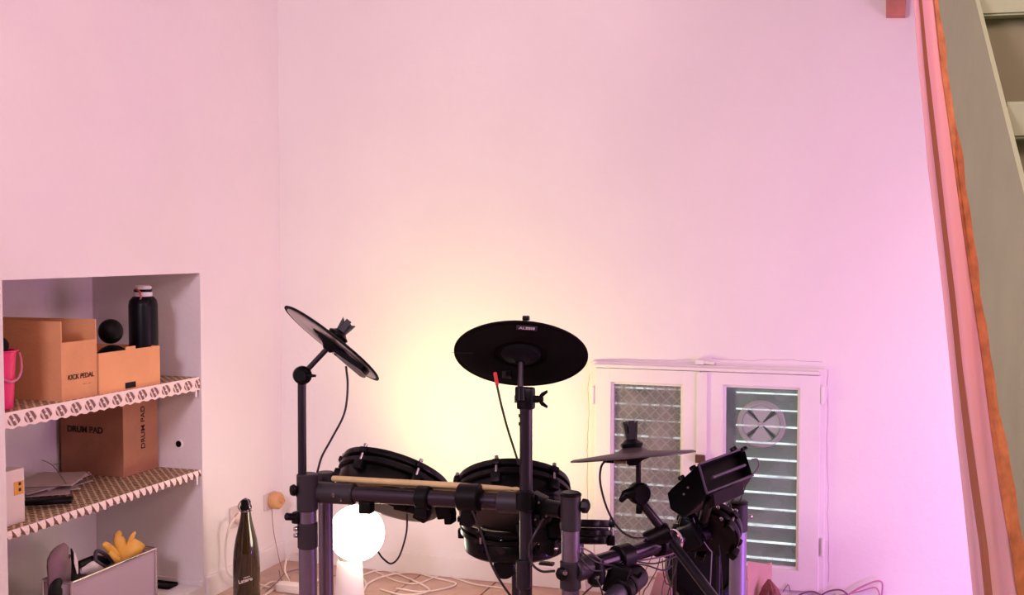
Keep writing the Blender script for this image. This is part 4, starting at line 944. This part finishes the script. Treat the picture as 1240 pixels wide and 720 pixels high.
hang = [((790, 672), (782, 690), (777, 706), (774, 722), 'orange tinted'), ((800, 672), (795, 690), (785, 708), (778, 724), 'brown'), ((812, 672), (808, 690), (803, 708), (801, 724), 'grey'),
        ((822, 668), (818, 690), (812, 708), (808, 726), 'dark'), ((802, 676), (803, 690), (806, 705), (812, 716), 'looping dark'), ((837, 620), (846, 645), (857, 662), (862, 668), 'slack'), ((862, 668), (861, 690), (860, 710), (860, 726), 'long straight'),
        ((871, 660), (873, 685), (874, 705), (874, 726), 'rearmost'), ((852, 604), (858, 620), (868, 626), (880, 618), 'short curved'), ((884, 610), (885, 630), (876, 645), (860, 652), 'thick sweeping')]
hcm = {'orange tinted': mat('orange_cable', (190, 110, 70), .5), 'brown': mat('brown_cable', (120, 70, 50), .5), 'grey': cable_p, 'long straight': mat('grey_cable', (130, 115, 140), .4), 'slack': MATS['grey_cable']}
wherel = ['leftmost hanging', 'second hanging', 'third hanging', 'fourth hanging', 'curling', 'slanting', 'hanging', 'hanging', 'bent', 'arched']
for i, h in enumerate(hang):
    dd = 2.72 + .01 * i
    pts = [(x, y, dd) for x, y in h[:4]]
    if h[3][1] > 715:
        x, y = h[3]; q = at(x, y, dd); P = [at(*p) for p in pts] + [Vector((q.x - .01, q.y, .25)), Vector((q.x - .03, q.y + .02, .006)), Vector((q.x - .08, q.y + .10, .004))]
    else: P = [at(*p) for p in pts]
    cable('kit_cable', P, .003 if i == 9 else .0014, hcm.get(h[4], cable_m), '%s %s cable %s' % (wherel[i], h[4], 'below the joint left of the kick tower' if i < 5 else 'under the sound module in front of the kick tower'))

# ------------------------------------------------------------------ boxes, paper bag and cables beneath the window
q0 = onz(772, 752, 0); q1 = onz(925, 758, 0)
bt_ = thing('salmon_carton', ((q0.x + q1.x) / 2, 3.6, 0), 'salmon coloured cardboard carton standing behind the kick tower', 'box')
dcar = 3.32
a0, a1 = at(768, 700, dcar), at(906, 700, dcar + .10)
zc1 = at(800, 694, dcar).z; zc2 = at(905, 702, dcar + .1).z
bm = B(); back = Vector((.05, .22, 0))
pl_ = [Vector((a0.x - .02, a0.y, 0)), Vector((a1.x, a1.y, 0)), Vector((a1.x, a1.y, zc2)), Vector((at(812, 676, dcar).x, at(812, 676, dcar).y, zc2)), Vector((at(812, 640, dcar).x, at(812, 640, dcar).y, zc1)), Vector((at(796, 640, dcar).x, at(796, 640, dcar).y, zc1))]
prism(bm, pl_, back); obj('carton_body', bm, card_p, bt_)
bm = B(); e = [at(905, 680, 3.42), at(930, 684, 3.5), at(922, 724, 3.5), at(905, 724, 3.42)]; prism(bm, e, Vector((0.0, .01, 0))); obj('open_flap', bm, card_p, bt_)
# crumpled paper bag
q = at(936, 724, 3.44)
bm = B(); n_, rings = 20, []
for k in range(9):
    f = k / 8; z = at(0, 0, 1).z * 0 + (.0 + f * (at(926, 692, 3.52).z)); r = .062 * (1 - f) ** .55 + .004
    ring = []
    for j in range(n_):
        a = 2 * PI * j / n_; rr_ = r * (1 + .14 * math.sin(5 * a + k * 2.1) + .08 * math.sin(9 * a + k))
        ring.append(bm.verts.new(Vector((q.x + rr_ * math.cos(a) - .012 * f, q.y + .6 * rr_ * math.sin(a), z))))
    rings.append(ring)
for a, b2 in zip(rings, rings[1:]):
    for k in range(n_): bm.faces.new((a[k], a[(k + 1) % n_], b2[(k + 1) % n_], b2[k]))
bm.faces.new(list(reversed(rings[0]))); bm.faces.new(rings[-1])
obj('paper_bag', bm, mat('crumpled_brown_paper', (142, 84, 74), .6, noise=.45, nscale=45, bump=.5, bscale=60), None, False, 'crumpled brown paper bag pointing up beside the salmon carton', 'bag')
for i, (pts, m_, r, lab) in enumerate([
    ([(960, 726), (972, 718, .03), (985, 716, .035), (998, 722)], cable_p, .003, 'dark cable hump under the right casement'),
    ([(990, 724), (1002, 716, .03), (1018, 714, .03), (1030, 722)], cable_p, .003, 'dark cable hump right of the window corner'),
    ([(1020, 724), (1040, 712, .05), (1058, 704, .07), (1068, 705, .07), (1068, 722, .02)], mat('pink_cable', (190, 130, 160), .5), .003, 'outermost pale cable loop standing up right of the window'),
    ([(1010, 722), (1040, 716, .03), (1060, 711, .05), (1066, 722, .02)], MATS['pink_cable'], .0025, 'inner pale cable loop standing up right of the window'),
    ([(948, 716), (952, 710, .03), (955, 708, .035), (957, 716, .01)], cable_p, .0015, 'tiny wire loop at the foot of the window frame'),
    ([(940, 722), (965, 725), (1000, 726), (1040, 724), (1075, 728)], cable_p, .0035, 'dark cable lying along the foot of the wall under the window')]):
    P = []
    for p in pts:
        zb2 = p[2] if len(p) > 2 else .004
        w_ = onz(p[0], p[1], zb2); 
        if w_.y > YB - .03: w_ = ony(p[0], p[1], YB - .03)
        P.append(w_)
    cable('floor_cable', P, r, m_, lab)

# ------------------------------------------------------------------ striped sheer curtain (drawn aside) and painted stairs
pinkc = sheer('sheer_pink', (236, 180, 180), .93, 1.1); hemc = sheer('sheer_pink_hem', (232, 182, 190), .74, 1.1)
brc = sheer('brown_stripe_cloth', (172, 114, 84), .97, .1); orc = mat('orange_fringe', (184, 112, 62), .8, noise=.35, nscale=60)
DC = 1.25
edges = [  # photo y, left, stripe l, stripe r, orange l, orange r
    (-190, 1082, 1090, 1094, 1106, 1109), (-100, 1094, 1101, 1105, 1118, 1121), (0, 1106, 1112, 1117, 1131, 1136), (80, 1112, 1119, 1125, 1139, 1146), (140, 1118, 1125, 1132, 1147, 1155), (200, 1123, 1132, 1139, 1155, 1166), (280, 1133, 1141, 1148, 1166, 1177),
    (360, 1142, 1150, 1158, 1178, 1188), (440, 1150, 1158, 1166, 1190, 1200), (520, 1157, 1167, 1176, 1200, 1214), (600, 1166, 1177, 1187, 1212, 1230), (660, 1172, 1186, 1196, 1223, 1238), (720, 1178, 1192, 1202, 1232, 1246), (900, 1198, 1218, 1230, 1266, 1280), (1080, 1220, 1240, 1253, 1296, 1312), (1600, 1276, 1298, 1312, 1366, 1384)]
def interp(y, k):
    for a, b2 in zip(edges, edges[1:]):
        if a[0] <= y <= b2[0]:
            f = (y - a[0]) / (b2[0] - a[0]); return a[k] + (b2[k] - a[k]) * f
    return edges[-1][k]
ct = thing('curtain', at(1200, 1080, DC), 'sheer pink curtain with brown stripe and orange fringed edge, drawn aside by the stairs', 'curtain')
def band(k0, k1, m_, name, n=3, wav=.004, ph=0, fr=0):
    rows = []
    ys = [-190 + i * (1785 / 98) for i in range(99)]
    for i, y in enumerate(ys):
        l, r_ = interp(y, k0), interp(y, k1); r_ += fr * math.sin(i * 1.3) * math.sin(i * .37)
        row = []
        for j in range(n + 1):
            f = j / n; x = l + (r_ - l) * f; row.append(at(x, y, DC + wav * math.sin((x - interp(y, 1)) * .22 + ph)))
        rows.append(row)
    bm = B(); sheet(bm, rows, .0012); return obj(name, bm, m_, ct, True)
band(1, 2, hemc, 'sheer_hem', 4); band(2, 3, brc, 'brown_stripe', 2); band(3, 4, pinkc, 'sheer_panel', 8); band(4, 5, orc, 'orange_fringe', 3, .006, 0, 1.6)
ra = at(1095, -200, DC); bm = B(); rod(bm, ra - RT * .12, ra + RT * .6, .011); rr0 = obj('curtain_rod', bm, stick_m, None, True, 'wooden rod carrying the pink curtain above the frame', 'curtain rod')

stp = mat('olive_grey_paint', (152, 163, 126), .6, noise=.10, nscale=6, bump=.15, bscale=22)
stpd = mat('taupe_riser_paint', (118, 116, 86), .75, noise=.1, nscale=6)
st = thing('staircase', at(1260, 700, 2.0), 'olive grey painted wooden staircase at the right edge, behind the curtain', 'staircase')
# 45 degree flight leading away from the viewer; its left side panel is seen at a grazing angle
sl = ray(920, -1040).normalized()
run = Vector((sl.x, sl.y, 0)).normalized(); wid = Vector((run.y, -run.x, 0))
pA = at(1212, 122, 1.75)                 # front top corner of a tread at the side panel
def onside(px, py):
    r = ray(px, py); return CAM + r * ((pA - CAM).dot(wid) / r.dot(wid))
def along_to(p, z): return p + sl * ((z - p.z) / sl.z)
rise = .245; going = rise * Vector((sl.x, sl.y)).length / sl.z; TW = .60
fr, bk = onside(1181, 0), onside(1111, 0)
for sv in (0, TW):
    bm = B(); P = [along_to(fr, .0), along_to(fr, ZC), along_to(bk, ZC), along_to(bk, .0)]
    prism(bm, [p + wid * sv for p in P], wid * .007); o = obj('stringer', bm, stp, st)
def sp_(k, u, v, w): return pA + run * (going * k + u) + wid * v + UP * (rise * k + w)
for k in range(-int(pA.z / rise) - 1, int((ZC - pA.z) / rise) + 1):
    if pA.z + rise * k - .075 < 0.0: continue
    bm = B()
    P = [sp_(k, .01, .0075, 0), sp_(k, going + .05, .0075, 0), sp_(k, going + .05, .0075, -.058), sp_(k, .01, .0075, -.058)]
    prism(bm, P, wid * (TW - .023)); bmesh.ops.recalc_face_normals(bm, faces=bm.faces); bmesh.ops.bevel(bm, geom=bm.edges[:], offset=.004, segments=2, affect='EDGES'); obj('tread', bm, stp, st)
    zb = max(-rise + .001, -pA.z - rise * k)
    if zb > -.06: continue
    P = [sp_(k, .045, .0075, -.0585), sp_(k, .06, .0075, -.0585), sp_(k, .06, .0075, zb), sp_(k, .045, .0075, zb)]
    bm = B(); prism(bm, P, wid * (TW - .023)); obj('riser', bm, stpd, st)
